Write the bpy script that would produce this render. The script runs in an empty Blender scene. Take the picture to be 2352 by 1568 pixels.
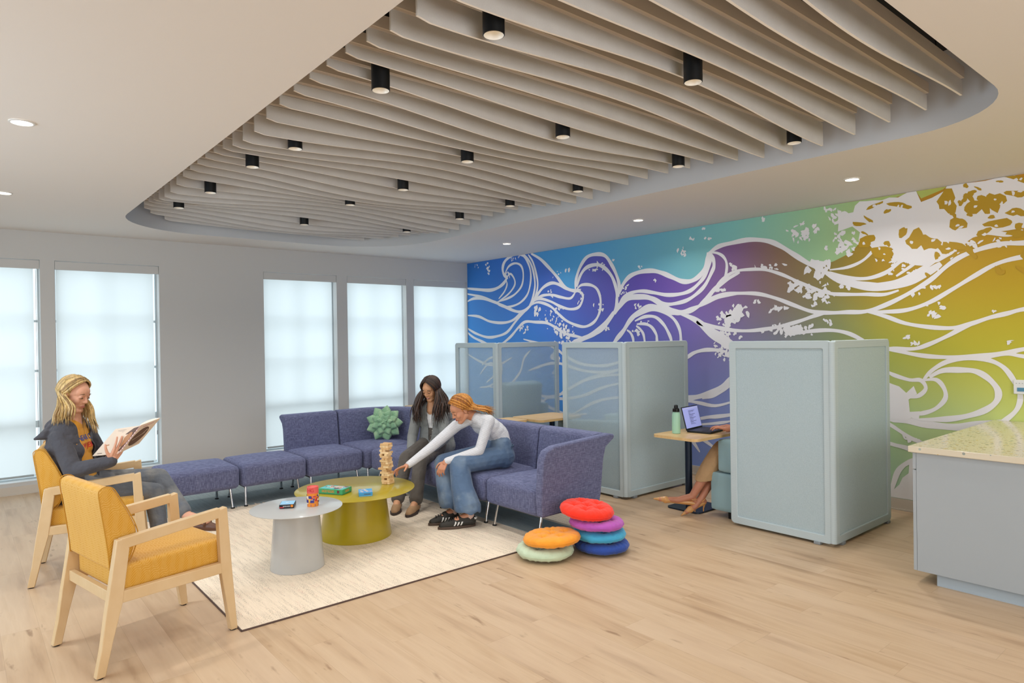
import bpy, bmesh, math, random
from mathutils import Vector, Matrix, Euler, noise
from mathutils.geometry import tessellate_polygon
PI=math.pi
SC=bpy.context.scene
COL=SC.collection
rnd=random.Random(7)
# ------------------------------------------------------------------ camera, world, exposure
CAMLOC=Vector((-6.5743,-8.9832,1.62))
yaw=math.radians(50.046884); tilt=math.radians(.302283); roll=math.radians(-.857146)
Fw=Vector((math.cos(yaw)*math.cos(tilt),math.sin(yaw)*math.cos(tilt),-math.sin(tilt)))
Rt=Fw.cross(Vector((0,0,1))).normalized(); Up=Rt.cross(Fw)
R2=Rt*math.cos(roll)+Up*math.sin(roll); U2=-Rt*math.sin(roll)+Up*math.cos(roll)
cd=bpy.data.cameras.new('camera'); cd.sensor_width=36; cd.lens=1524.97*36/2352; cd.clip_start=.05; cd.clip_end=200
cam=bpy.data.objects.new('camera',cd); COL.objects.link(cam)
cam.matrix_world=Matrix.Translation(CAMLOC)@Matrix((R2,U2,-Fw)).transposed().to_4x4()
SC.camera=cam
SC.view_settings.view_transform='Standard'; SC.view_settings.look='None'; SC.view_settings.gamma=1
SC.view_settings.use_curve_mapping=False
SC.view_settings.exposure=-0.17
w=bpy.data.worlds.new('sky'); SC.world=w; w.use_nodes=True
bg=w.node_tree.nodes['Background']; bg.inputs[0].default_value=(.84,.92,1,1); bg.inputs[1].default_value=1.9
SC.cycles.max_bounces=8; SC.cycles.diffuse_bounces=5; SC.cycles.transparent_max_bounces=16; SC.cycles.caustics_reflective=False; SC.cycles.caustics_refractive=False
SC.cycles.sample_clamp_indirect=4
def area(name,loc,rot,sx,sy,power,color,spread=180,disk=False):
    l=bpy.data.lights.new(name,'AREA'); l.shape='DISK' if disk else 'RECTANGLE'; l.size=sx
    if not disk: l.size_y=sy
    l.energy=power; l.color=color; l.spread=math.radians(spread)
    o=bpy.data.objects.new(name,l); o.location=loc; o.rotation_euler=rot; COL.objects.link(o); return o
H=2.8755; WT=2.5625; WV=2.461; WS=.13
WINX=[(-6.93,-5.85),(-5.715,-4.66),(-3.392,-2.342),(-2.178,-1.182),(-1.048,-.02)]
DAY=(.88,.95,1)
for a,b in WINX:
    area('daylight',((a+b)/2,.75,1.35),(-PI/2,0,0),(b-a)*1.25,2.7,9.8,DAY)
# daylight of the window bay in the left wall; unseen fill lamp added behind the viewpoint
area('daylight_left',(-8.9,-4.6,1.7),(0,-PI/2,0),1.9,3.2,85,(.70,.87,1))
area('rear_fill',(-5.5,-12.2,1.9),(PI/2,0,0),5,2.2,190,(.95,.98,1))
# ------------------------------------------------------------------ materials
def rgb(h):
    if isinstance(h,str): h=[int(h[i:i+2],16) for i in (0,2,4)]
    return tuple((c/255/12.92 if c/255<=.04045 else ((c/255+.055)/1.055)**2.4) for c in h)+(1,)
MATS={}
def mat(name,col,rough=.6,metal=0,noise_amt=0,nscale=8,bump=0,bscale=60,stretch=None,spec=.5,sheen=0,emit=None,es=1,coat=0):
    if name in MATS: return MATS[name]
    m=bpy.data.materials.new(name); MATS[name]=m; m.use_nodes=True; nt=m.node_tree; n=nt.nodes; L=nt.links
    b=n['Principled BSDF']; c=rgb(col) if isinstance(col,str) or max(col)>1.01 else tuple(col[:3])+(1,)
    b.inputs['Base Color'].default_value=c; b.inputs['Roughness'].default_value=rough; b.inputs['Metallic'].default_value=metal
    b.inputs['Specular IOR Level'].default_value=spec; b.inputs['Sheen Weight'].default_value=sheen; b.inputs['Coat Weight'].default_value=coat
    if emit: b.inputs['Emission Color'].default_value=rgb(emit); b.inputs['Emission Strength'].default_value=es
    tc=n.new('ShaderNodeTexCoord'); mp=n.new('ShaderNodeMapping'); L.new(tc.outputs['Object'],mp.inputs['Vector'])
    if stretch: mp.inputs['Scale'].default_value=stretch
    if noise_amt:
        t=n.new('ShaderNodeTexNoise'); t.inputs['Scale'].default_value=nscale; t.inputs['Detail'].default_value=5
        L.new(mp.outputs[0],t.inputs['Vector'])
        r=n.new('ShaderNodeValToRGB'); e=r.color_ramp.elements
        e[0].position=.3;e[1].position=.7
        e[0].color=tuple(x*(1-noise_amt) for x in c[:3])+(1,); e[1].color=tuple(min(1,x*(1+noise_amt)) for x in c[:3])+(1,)
        L.new(t.outputs['Fac'],r.inputs[0]); L.new(r.outputs[0],b.inputs['Base Color'])
    if bump:
        t2=n.new('ShaderNodeTexNoise'); t2.inputs['Scale'].default_value=bscale; t2.inputs['Detail'].default_value=3
        L.new(mp.outputs[0],t2.inputs['Vector']); bp=n.new('ShaderNodeBump'); bp.inputs['Strength'].default_value=bump; bp.inputs['Distance'].default_value=.01
        L.new(t2.outputs['Fac'],bp.inputs['Height']); L.new(bp.outputs[0],b.inputs['Normal'])
    return m
class NT:
    """small node helper"""
    def __init__(s,name):
        s.m=bpy.data.materials.new(name); MATS[name]=s.m; s.m.use_nodes=True; s.n=s.m.node_tree.nodes; s.L=s.m.node_tree.links; s.b=s.n['Principled BSDF']
    def add(s,t,**k):
        nd=s.n.new(t)
        for a,v in k.items():
            if a.startswith('i_'): nd.inputs[int(a[2:])].default_value=v
            else: setattr(nd,a,v)
        return nd
    def math(s,op,a,b=None,c=None):
        nd=s.n.new('ShaderNodeMath'); nd.operation=op
        for i,x in enumerate((a,b,c)):
            if x is None: continue
            if isinstance(x,(int,float)): nd.inputs[i].default_value=x
            else: s.L.new(x,nd.inputs[i])
        return nd.outputs[0]
    def mix(s,f,a,b):
        nd=s.n.new('ShaderNodeMix'); nd.data_type='RGBA'
        for i,x in ((0,f),(6,a),(7,b)):
            if isinstance(x,(int,float,tuple)): nd.inputs[i].default_value=x
            else: s.L.new(x,nd.inputs[i])
        return nd.outputs[2]
    def ramp(s,f,stops):
        r=s.n.new('ShaderNodeValToRGB'); s.L.new(f,r.inputs[0]); e=r.color_ramp.elements
        while len(e)<len(stops): e.new(.5)
        for k,(p,c) in enumerate(stops): e[k].position=p; e[k].color=c
        return r.outputs[0]
    def noise(s,vec,scale,detail=4):
        t=s.n.new('ShaderNodeTexNoise'); t.inputs['Scale'].default_value=scale; t.inputs['Detail'].default_value=detail
        if vec is not None: s.L.new(vec,t.inputs['Vector'])
        return t.outputs['Fac']
    def coord(s,kind='Object',scale=None,rot=None):
        tc=s.n.new('ShaderNodeTexCoord'); mp=s.n.new('ShaderNodeMapping'); s.L.new(tc.outputs[kind],mp.inputs[0])
        if scale: mp.inputs['Scale'].default_value=scale
        if rot: mp.inputs['Rotation'].default_value=rot
        return mp.outputs[0]
    def base(s,c): s.L.new(c,s.b.inputs['Base Color'])
    def bump(s,h,st=.3,d=.005):
        bp=s.n.new('ShaderNodeBump'); bp.inputs['Strength'].default_value=st; bp.inputs['Distance'].default_value=d; s.L.new(h,bp.inputs['Height']); s.L.new(bp.outputs[0],s.b.inputs['Normal'])
# ------------------------------------------------------------------ object helpers
def tag(o,label=None,cat=None,group=None,kind=None):
    if label: o['label']=label
    if cat: o['category']=cat
    if group: o['group']=group
    if kind: o['kind']=kind
    return o
def empty(name,loc=(0,0,0),rz=0,label=None,cat=None,group=None):
    o=bpy.data.objects.new(name,None); o.empty_display_size=.05; COL.objects.link(o); o.location=loc; o.rotation_euler=(0,0,rz)
    return tag(o,label,cat,group)
class MB:
    def __init__(s): s.v=[]; s.f=[]; s.m=[]
    def add(s,vs,fs,mi=0,M=None):
        o=len(s.v); s.v+=[tuple(M@Vector(p)) if M is not None else tuple(p) for p in vs]
        s.f+=[tuple(i+o for i in f) for f in fs]; s.m+=[mi]*len(fs); return s
    def box(s,c,d,mi=0,M=None,rot=None):
        x,y,z=[k/2 for k in d]; T=Matrix.Translation(c)
        if rot: T=T@Euler(rot).to_matrix().to_4x4()
        if M is not None: T=M@T
        return s.add([(a,b,e) for a in (-x,x) for b in (-y,y) for e in (-z,z)],[(0,1,3,2),(4,6,7,5),(0,4,5,1),(2,3,7,6),(0,2,6,4),(1,5,7,3)],mi,T)
    def prism(s,poly,a,b,axis='z',mi=0,M=None):
        def P(u,v,w): return {'z':(u,v,w),'y':(u,w,v),'x':(w,u,v)}[axis]
        n=len(poly); vs=[P(u,v,a) for u,v in poly]+[P(u,v,b) for u,v in poly]
        fs=[tuple(range(n))[::-1],tuple(range(n,2*n))]+[(i,(i+1)%n,n+(i+1)%n,n+i) for i in range(n)]
        return s.add(vs,fs,mi,M)
    def lathe(s,prof,c=(0,0,0),seg=32,mi=0,M=None,caps=True):
        vs=[];n=len(prof)
        for k in range(seg):
            a=2*PI*k/seg
            vs+=[(c[0]+r*math.cos(a),c[1]+r*math.sin(a),c[2]+z) for r,z in prof]
        fs=[(k*n+i,((k+1)%seg)*n+i,((k+1)%seg)*n+i+1,k*n+i+1) for k in range(seg) for i in range(n-1)]
        if caps:
            fs.append(tuple(k*n for k in range(seg))[::-1]); fs.append(tuple(k*n+n-1 for k in range(seg)))
        return s.add(vs,fs,mi,M)
    def tube(s,pts,r,seg=10,mi=0,M=None,flat=None):
        pts=[Vector(p) for p in pts]; rs=r if isinstance(r,(list,tuple)) else [r]*len(pts)
        vs=[]; up=Vector((0,0,1))
        t0=(pts[1]-pts[0]).normalized()
        if abs(t0.z)>.95: up=Vector((0,1,0))
        nx=t0.cross(up).normalized()
        for i,p in enumerate(pts):
            t=(pts[min(i+1,len(pts)-1)]-pts[max(i-1,0)]).normalized()
            nx=(nx-t*nx.dot(t)).normalized(); ny=t.cross(nx)
            for k in range(seg):
                a=2*PI*k/seg; vs.append(p+(nx*math.cos(a)+ny*math.sin(a)*(flat or 1))*rs[i])
        fs=[(i*seg+k,i*seg+(k+1)%seg,(i+1)*seg+(k+1)%seg,(i+1)*seg+k) for i in range(len(pts)-1) for k in range(seg)]
        fs.append(tuple(range(seg))[::-1]); fs.append(tuple((len(pts)-1)*seg+k for k in range(seg)))
        return s.add(vs,fs,mi,M)
    def ell(s,c,r,mi=0,M=None,seg=16,rings=10,rot=None):
        vs=[(0,0,1)]
        for i in range(1,rings):
            th=PI*i/rings
            vs+=[(math.sin(th)*math.cos(2*PI*k/seg),math.sin(th)*math.sin(2*PI*k/seg),math.cos(th)) for k in range(seg)]
        vs.append((0,0,-1)); fs=[(0,1+k,1+(k+1)%seg) for k in range(seg)]
        for i in range(rings-2):
            a=1+i*seg; b=a+seg; fs+=[(a+k,b+k,b+(k+1)%seg,a+(k+1)%seg) for k in range(seg)]
        a=1+(rings-2)*seg; fs+=[(a+k,len(vs)-1,a+(k+1)%seg) for k in range(seg)]
        T=Matrix.Translation(c)
        if rot is not None: T=T@(rot if isinstance(rot,Matrix) else Euler(rot).to_matrix()).to_4x4()
        T=T@Matrix.Diagonal((*([r]*3 if isinstance(r,(int,float)) else r),1))
        if M is not None: T=M@T
        return s.add(vs,fs,mi,T)
    def cap(s,p,q,r0,r1,seg=14,mi=0,M=None):
        """tapered capsule"""
        p=Vector(p);q=Vector(q);d=q-p;L=d.length
        if L<1e-6: return s.ell(p,r0,mi,M,seg)
        t=d/L; a=Vector((0,0,1)) if abs(t.z)<.9 else Vector((1,0,0)); nx=t.cross(a).normalized(); ny=t.cross(nx)
        vs=[p-t*r0]; rings=[]
        for th in (60,30,0): rings.append((p-t*r0*math.sin(math.radians(th)),r0*math.cos(math.radians(th))))
        for th in (0,30,60): rings.append((q+t*r1*math.sin(math.radians(th)),r1*math.cos(math.radians(th))))
        for c,r in rings: vs+=[c+(nx*math.cos(2*PI*k/seg)+ny*math.sin(2*PI*k/seg))*r for k in range(seg)]
        vs.append(q+t*r1); n=len(rings)
        fs=[(0,1+(k+1)%seg,1+k) for k in range(seg)]
        for i in range(n-1):
            A=1+i*seg;B=A+seg; fs+=[(A+k,A+(k+1)%seg,B+(k+1)%seg,B+k) for k in range(seg)]
        A=1+(n-1)*seg; fs+=[(A+k,A+(k+1)%seg,len(vs)-1) for k in range(seg)]
        return s.add(vs,fs,mi,M)
    def soft(s,size,r=.03,puff=0,N=14,mi=0,M=None,puffb=0,sidepuff=0,post=None):
        """rounded puffed cushion centred on origin"""
        hx,hy,hz=[k/2 for k in size]; idx={}; vs=[]; fs=[]
        def pt(i,j,k):
            key=(i,j,k)
            if key in idx: return idx[key]
            def e(t,h):
                # concentrate samples at the edges
                u=2*t/N-1; return math.copysign(abs(u)**.75,u)*h
            p=Vector((e(i,hx),e(j,hy),e(k,hz)))
            q=Vector([max(-h+r,min(h-r,c)) for c,h in zip(p,(hx,hy,hz))]); d=p-q
            if d.length>1e-9: p=q+d.normalized()*r
            u,v,wz=p.x/hx,p.y/hy,p.z/hz
            f=(1-u*u)*(1-v*v)
            if p.z>0: p.z+=puff*f
            else: p.z-=puffb*f
            if sidepuff:
                p.x+=sidepuff*(1-wz*wz)*(1-v*v)*(u if abs(u)>.5 else 0); p.y+=sidepuff*(1-wz*wz)*(1-u*u)*(v if abs(v)>.5 else 0)
            if post: p=post(p)
            idx[key]=len(vs); vs.append(p); return idx[key]
        for i in range(N):
            for j in range(N):
                fs+=[(pt(i,j,0),pt(i,j+1,0),pt(i+1,j+1,0),pt(i+1,j,0)),(pt(i,j,N),pt(i+1,j,N),pt(i+1,j+1,N),pt(i,j+1,N)),
                     (pt(i,0,j),pt(i+1,0,j),pt(i+1,0,j+1),pt(i,0,j+1)),(pt(i,N,j),pt(i,N,j+1),pt(i+1,N,j+1),pt(i+1,N,j)),
                     (pt(0,i,j),pt(0,i,j+1),pt(0,i+1,j+1),pt(0,i+1,j)),(pt(N,i,j),pt(N,i+1,j),pt(N,i+1,j+1),pt(N,i,j+1))]
        return s.add(vs,fs,mi,M)
    def build(s,name,mats,parent=None,smooth=True,bevel=0,bseg=2,remesh=0,smooth_it=0,angle=.6,M=None,subsurf=0,fac=.5):
        me=bpy.data.meshes.new(name); me.from_pydata(s.v,[],s.f); 
        for m in (mats if isinstance(mats,(list,tuple)) else [mats]): me.materials.append(m)
        me.polygons.foreach_set('material_index',s.m)
        o=bpy.data.objects.new(name,me); COL.objects.link(o)
        bm=bmesh.new(); bm.from_mesh(me); bmesh.ops.recalc_face_normals(bm,faces=bm.faces)
        if smooth:
            for f in bm.faces: f.smooth=True
            if not remesh:
                for e in bm.edges:
                    if len(e.link_faces)==2 and e.calc_face_angle(0)>angle: e.smooth=False
        bm.to_mesh(me); bm.free()
        if bevel:
            b=o.modifiers.new('bevel','BEVEL'); b.width=bevel; b.segments=bseg; b.limit_method='ANGLE'; b.angle_limit=.6; b.harden_normals=False
        if remesh:
            r=o.modifiers.new('remesh','REMESH'); r.mode='VOXEL'; r.voxel_size=remesh; r.use_smooth_shade=True
        if smooth_it:
            k=o.modifiers.new('smooth','SMOOTH'); k.iterations=smooth_it; k.factor=fac
        if subsurf:
            k=o.modifiers.new('sub','SUBSURF'); k.levels=k.render_levels=subsurf
        if parent is not None: o.parent=parent
        if M is not None: o.matrix_basis=M
        return o
def struct(name,mb,m,**k): return tag(mb.build(name,m,smooth=False,**k),kind='structure')
def copy_tree(o,parent=None):
    c=o.copy(); COL.objects.link(c)
    if parent is not None: c.parent=parent
    for ch in [x for x in bpy.data.objects if x.parent==o and x.name!=c.name]: copy_tree(ch,c)
    return c
_kids={}
def children(o): return [x for x in COL.objects if x.parent==o]
def dup(o,loc,rz=None,label=None,parent=None):
    ch=children(o); c=o.copy(); COL.objects.link(c)
    if parent is not None: c.parent=parent
    if loc is not None: c.location=loc
    if rz is not None: c.rotation_euler=(0,0,rz)
    if label: c['label']=label
    for k in ch: dup(k,None,parent=c)
    return c
def text(name,s,size,M,m,parent=None,ext=.0004,sx=1,align='CENTER',bold=0):
    cu=bpy.data.curves.new(name,'FONT'); cu.body=s; cu.size=size; cu.extrude=ext; cu.align_x=align; cu.align_y='CENTER'; cu.offset=bold
    t=bpy.data.objects.new('tmp',cu); COL.objects.link(t); bpy.context.view_layer.update()
    me=bpy.data.meshes.new_from_object(t.evaluated_get(bpy.context.evaluated_depsgraph_get())); bpy.data.objects.remove(t)
    me.name=name; me.materials.clear(); me.materials.append(m)
    o=bpy.data.objects.new(name,me); COL.objects.link(o); o.matrix_basis=M@Matrix.Diagonal((sx,1,1,1))
    if parent is not None: o.parent=parent
    return o
def frame(o,x,y):
    """matrix with origin o, x axis and y axis given (z = x cross y)"""
    x=Vector(x).normalized(); y=Vector(y); z=x.cross(y).normalized(); y=z.cross(x)
    M=Matrix((x,y,z)).transposed().to_4x4(); M.translation=Vector(o); return M
def spline(pts,n=6):
    pts=[Vector(p) for p in pts]; o=[]; L=len(pts)
    for i in range(L-1):
        a,b,c,d=pts[max(i-1,0)],pts[i],pts[i+1],pts[min(i+2,L-1)]
        for k in range(n):
            t=k/n; o.append(.5*((2*b)+(c-a)*t+(2*a-5*b+4*c-d)*t*t+(-a+3*b-3*c+d)*t**3))
    o.append(pts[-1]); return o
# ------------------------------------------------------------------ the room
M_wall=mat('wall_paint','c9c8c6',.7,bump=.04,bscale=180)
M_ceil=mat('ceiling_paint','e4e0dc',.8)
M_trim=mat('trim_white','d8d6d3',.4)
M_black=mat('black_void','0a0a0b',.8)
def hole_boxes(mb,xs,z0,z1,x0,x1,ya,yb):
    xs=sorted(xs); cur=x0
    for a,b in xs:
        mb.box(((cur+a)/2,(ya+yb)/2,H/2),(a-cur,yb-ya,H)); cur=b
        mb.box(((a+b)/2,(ya+yb)/2,z0/2),(b-a,yb-ya,z0)); mb.box(((a+b)/2,(ya+yb)/2,(z1+H)/2),(b-a,yb-ya,H-z1))
    mb.box(((cur+x1)/2,(ya+yb)/2,H/2),(x1-cur,yb-ya,H))
mb=MB(); hole_boxes(mb,WINX,WS,WT,-9.2,.2,0,.2); struct('wall_window',mb,M_wall)
struct('wall_mural',MB().box((.1,-6,H/2),(.2,12,H)),M_wall)
mb=MB(); mb.box((-9.1,-1.5,H/2),(.2,3,H)).box((-9.1,-9.2,H/2),(.2,6,H)).box((-9.1,-4.6,.35),(.2,3.4,.7)).box((-9.1,-4.6,2.75),(.2,3.4,.26)); struct('wall_left',mb,M_wall)
struct('wall_rear',MB().box((-4.5,-12.4,H/2),(9.4,.2,H)),M_wall)
# floor: planks along y
t=NT('oak_plank'); v=t.coord('Object')
sep=t.add('ShaderNodeSeparateXYZ'); t.L.new(v,sep.inputs[0]); X,Y=sep.outputs[0],sep.outputs[1]
row=t.math('FLOOR',t.math('DIVIDE',X,.178)); off=t.math('FRACT',t.math('MULTIPLY',t.math('SINE',t.math('MULTIPLY',row,12.9898)),43758.5))
yy=t.math('ADD',t.math('DIVIDE',Y,1.22),off); col_=t.math('FLOOR',yy)
pid=t.math('FRACT',t.math('MULTIPLY',t.math('SINE',t.math('ADD',t.math('MULTIPLY',row,78.233),t.math('MULTIPLY',col_,37.719))),43758.5))
cmb=t.add('ShaderNodeCombineXYZ'); t.L.new(t.math('MULTIPLY',X,5),cmb.inputs[0]); t.L.new(t.math('ADD',t.math('MULTIPLY',Y,.5),t.math('MULTIPLY',pid,30)),cmb.inputs[1]); t.L.new(pid,cmb.inputs[2])
g1=t.noise(cmb.outputs[0],2.2,4)
cmb2=t.add('ShaderNodeCombineXYZ'); t.L.new(t.math('MULTIPLY',X,60),cmb2.inputs[0]); t.L.new(t.math('MULTIPLY',Y,1.2),cmb2.inputs[1]); t.L.new(pid,cmb2.inputs[2])
g2=t.noise(cmb2.outputs[0],1.5,3)
cmb3=t.add('ShaderNodeCombineXYZ'); t.L.new(t.math('MULTIPLY',X,11),cmb3.inputs[0]); t.L.new(t.math('ADD',t.math('MULTIPLY',Y,2.6),t.math('MULTIPLY',pid,17)),cmb3.inputs[1]); t.L.new(pid,cmb3.inputs[2])
g3=t.noise(cmb3.outputs[0],1.6,3)
c0=t.ramp(g1,[(.28,rgb('aa8c6c')),(.42,rgb('c3a685')),(.56,rgb('ccb190')),(.72,rgb('ba9b78'))])
c1=t.mix(t.math('MULTIPLY',g2,.35),c0,rgb('b0937a'))
kn=t.ramp(g3,[(.66,(0,0,0,1)),(.76,(1,1,1,1))]); c2=t.mix(t.math('MULTIPLY',kn,.75),c1,rgb('8a6a4c'))
c3=t.mix(t.math('MULTIPLY',pid,.28),c2,rgb('d6bfa6'))
fx=t.math('FRACT',t.math('DIVIDE',X,.178)); ex=t.math('MINIMUM',fx,t.math('SUBTRACT',1,fx)); fy=t.math('FRACT',yy); ey=t.math('MULTIPLY',t.math('MINIMUM',fy,t.math('SUBTRACT',1,fy)),6.8)
seam=t.math('LESS_THAN',t.math('MINIMUM',ex,ey),.008); t.base(t.mix(t.math('MULTIPLY',seam,.20),c3,rgb('7a5c40')))
t.b.inputs['Roughness'].default_value=.42; t.b.inputs['Specular IOR Level'].default_value=.35
t.bump(g1,.06,.003)
struct('floor',MB().box((-4.5,-6.1,-.05),(9.4,12.8,.1)),t.m)
# ceiling with the rounded recess
def rrect(x0,x1,y0,y1,r,n=12,rl=None):
    o=[]
    for cx,cy,a0,rr in ((x1,y1,0,r[0]),(x0,y1,90,r[1]),(x0,y0,180,r[2]),(x1,y0,270,r[3])):
        sx=-1 if cx==x1 else 1; sy=-1 if cy==y1 else 1
        for k in range(n+1):
            a=math.radians(a0+90*k/n); o.append((cx+sx*rr+rr*math.cos(a),cy+sy*rr+rr*math.sin(a)))
    return o
RX0,RX1,RY0,RY1=-5.285,-1.86,-7.97,-.72
hole=rrect(RX0,RX1,RY0,RY1,(1.05,.95,.7,.62))
outer=[(-9.2,-12.5),(.2,-12.5),(.2,.2),(-9.2,.2)]
mb=MB(); pts=[Vector((*p,H)) for p in outer]+[Vector((*p,H)) for p in hole]
tri=tessellate_polygon([[Vector((*p,0)) for p in outer],[Vector((*p,0)) for p in hole]])
mb.add(pts,[tuple(q) for q in tri]); struct('ceiling',mb,M_ceil)
n=len(hole); mb=MB(); mb.add([(*p,H) for p in hole]+[(*p,3.34) for p in hole],[(i,(i+1)%n,n+(i+1)%n,n+i) for i in range(n)])
o=mb.build('ceiling_recess',mat('recess_paint','cdd0d4',.8)); tag(o,kind='structure')
struct('ceiling_deck',MB().box((-3.6,-4.35,3.37),(4,7.8,.06)),M_black)
M_base=mat('baseboard_paint','cfc6ba',.45)
struct('baseboard_window',MB().box((-4.6,-.006,.045),(9.2,.012,.09)).box((-4.6,-.01,.006),(9.2,.02,.012)),M_base)
struct('baseboard_mural',MB().box((-.006,-6,.053),(.012,12,.106)).box((-.011,-6,.008),(.02,12,.014)),M_base)
# windows: frame, glass, shade
t=NT('shade_fabric'); t.n.remove(t.b); d=t.add('ShaderNodeBsdfDiffuse'); tr=t.add('ShaderNodeBsdfTranslucent'); mx=t.add('ShaderNodeMixShader')
d.inputs[0].default_value=(.78,.82,.83,1); tr.inputs[0].default_value=(.90,.92,.915,1); mx.inputs[0].default_value=.62
t.L.new(d.outputs[0],mx.inputs[1]); t.L.new(tr.outputs[0],mx.inputs[2]); t.L.new(mx.outputs[0],t.n['Material Output'].inputs[0]); M_shade=t.m
M_frame=mat('window_frame_white','c9d3d8',.4)
t=NT('clear_glass'); t.n.remove(t.b); tp=t.add('ShaderNodeBsdfTransparent'); gl=t.add('ShaderNodeBsdfGlossy'); mx=t.add('ShaderNodeMixShader'); fr=t.add('ShaderNodeFresnel'); gl.inputs['Roughness'].default_value=.02
tp.inputs[0].default_value=(.93,.97,.97,1); mx.inputs[0].default_value=.05; t.L.new(tp.outputs[0],mx.inputs[1]); t.L.new(gl.outputs[0],mx.inputs[2]); t.L.new(mx.outputs[0],t.n['Material Output'].inputs[0]); M_glass=t.m
M_bar=mat('shade_hem_bar','aab4b8',.4); M_chain=mat('bead_chain','8a9096',.4)
for k,(a,b) in enumerate(WINX):
    f=MB(); cx=(a+b)/2; y=.165
    f.box((a+.009,y,(WS+WT)/2),(.018,.05,WT-WS)).box((b-.009,y,(WS+WT)/2),(.018,.05,WT-WS)).box((cx,y,WS+.01),(b-a,.046,.02)).box((cx,y,WT-.03),(b-a,.046,.06)).box((cx,y,.735),(b-a,.044,.075))
    for z in (1.33,1.888): f.box((cx,y,z),(b-a,.03,.028))
    f.box((cx,y,(.735+WT)/2),(.024,.026,WT-.735))
    wo=tag(f.build('window_%d'%(k+1),M_frame,smooth=False),kind='structure')
    MB().box((cx,y+.005,(WS+WT)/2),(b-a-.04,.006,WT-WS-.04)).build('pane',M_glass,wo,smooth=False)
    g=.058 if k in (0,1,2,3) else .02
    sh=empty('roller_shade',(cx,.05,0),0,['white roller shade of the window cut by the left edge','white roller shade in the window behind the reading woman','white roller shade in the window right of the broad wall, behind the sofa back','white roller shade in the middle window of the group of three','white roller shade in the corner window next to the mural'][k],'window shade','roller shades over the windows')
    zb=.168
    s=MB(); nx=24; x0=a+.012-cx; x1=b-g-cx
    vs=[];fs=[]
    for i in range(nx+1):
        for j in range(2): vs.append((x0+(x1-x0)*i/nx,.004*math.sin(i*.9+k),(zb+.02 if j==0 else WV+.02)))
    fs=[(2*i,2*i+2,2*i+3,2*i+1) for i in range(nx)]
    s.add(vs,fs).build('shade_cloth',M_shade,sh)
    MB().box(((x0+x1)/2,0,zb+.014),(x1-x0-.05,.016,.024)).build('hem_bar',M_bar,sh,smooth=False,bevel=.003)
    MB().box((0,-.035,(WV+WT)/2-.002),(b-a-.006,.022,WT-WV-.006)).build('valance',M_wall,sh,smooth=False,bevel=.006)
    MB().tube([(x1+.022,.0,.55),(x1+.022,.0,WV)],.0022,6).box((x1+.022,0,.53),(.01,.01,.05)).build('bead_chain',M_chain,sh)
# the darker low strip through the shades is the real window rail; paving slab outdoors
struct('outdoor_ground',MB().box((-3.5,1.6,-.3),(16,2.6,.1)),mat('outdoor_paving','9aa0a0',.8))

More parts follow.
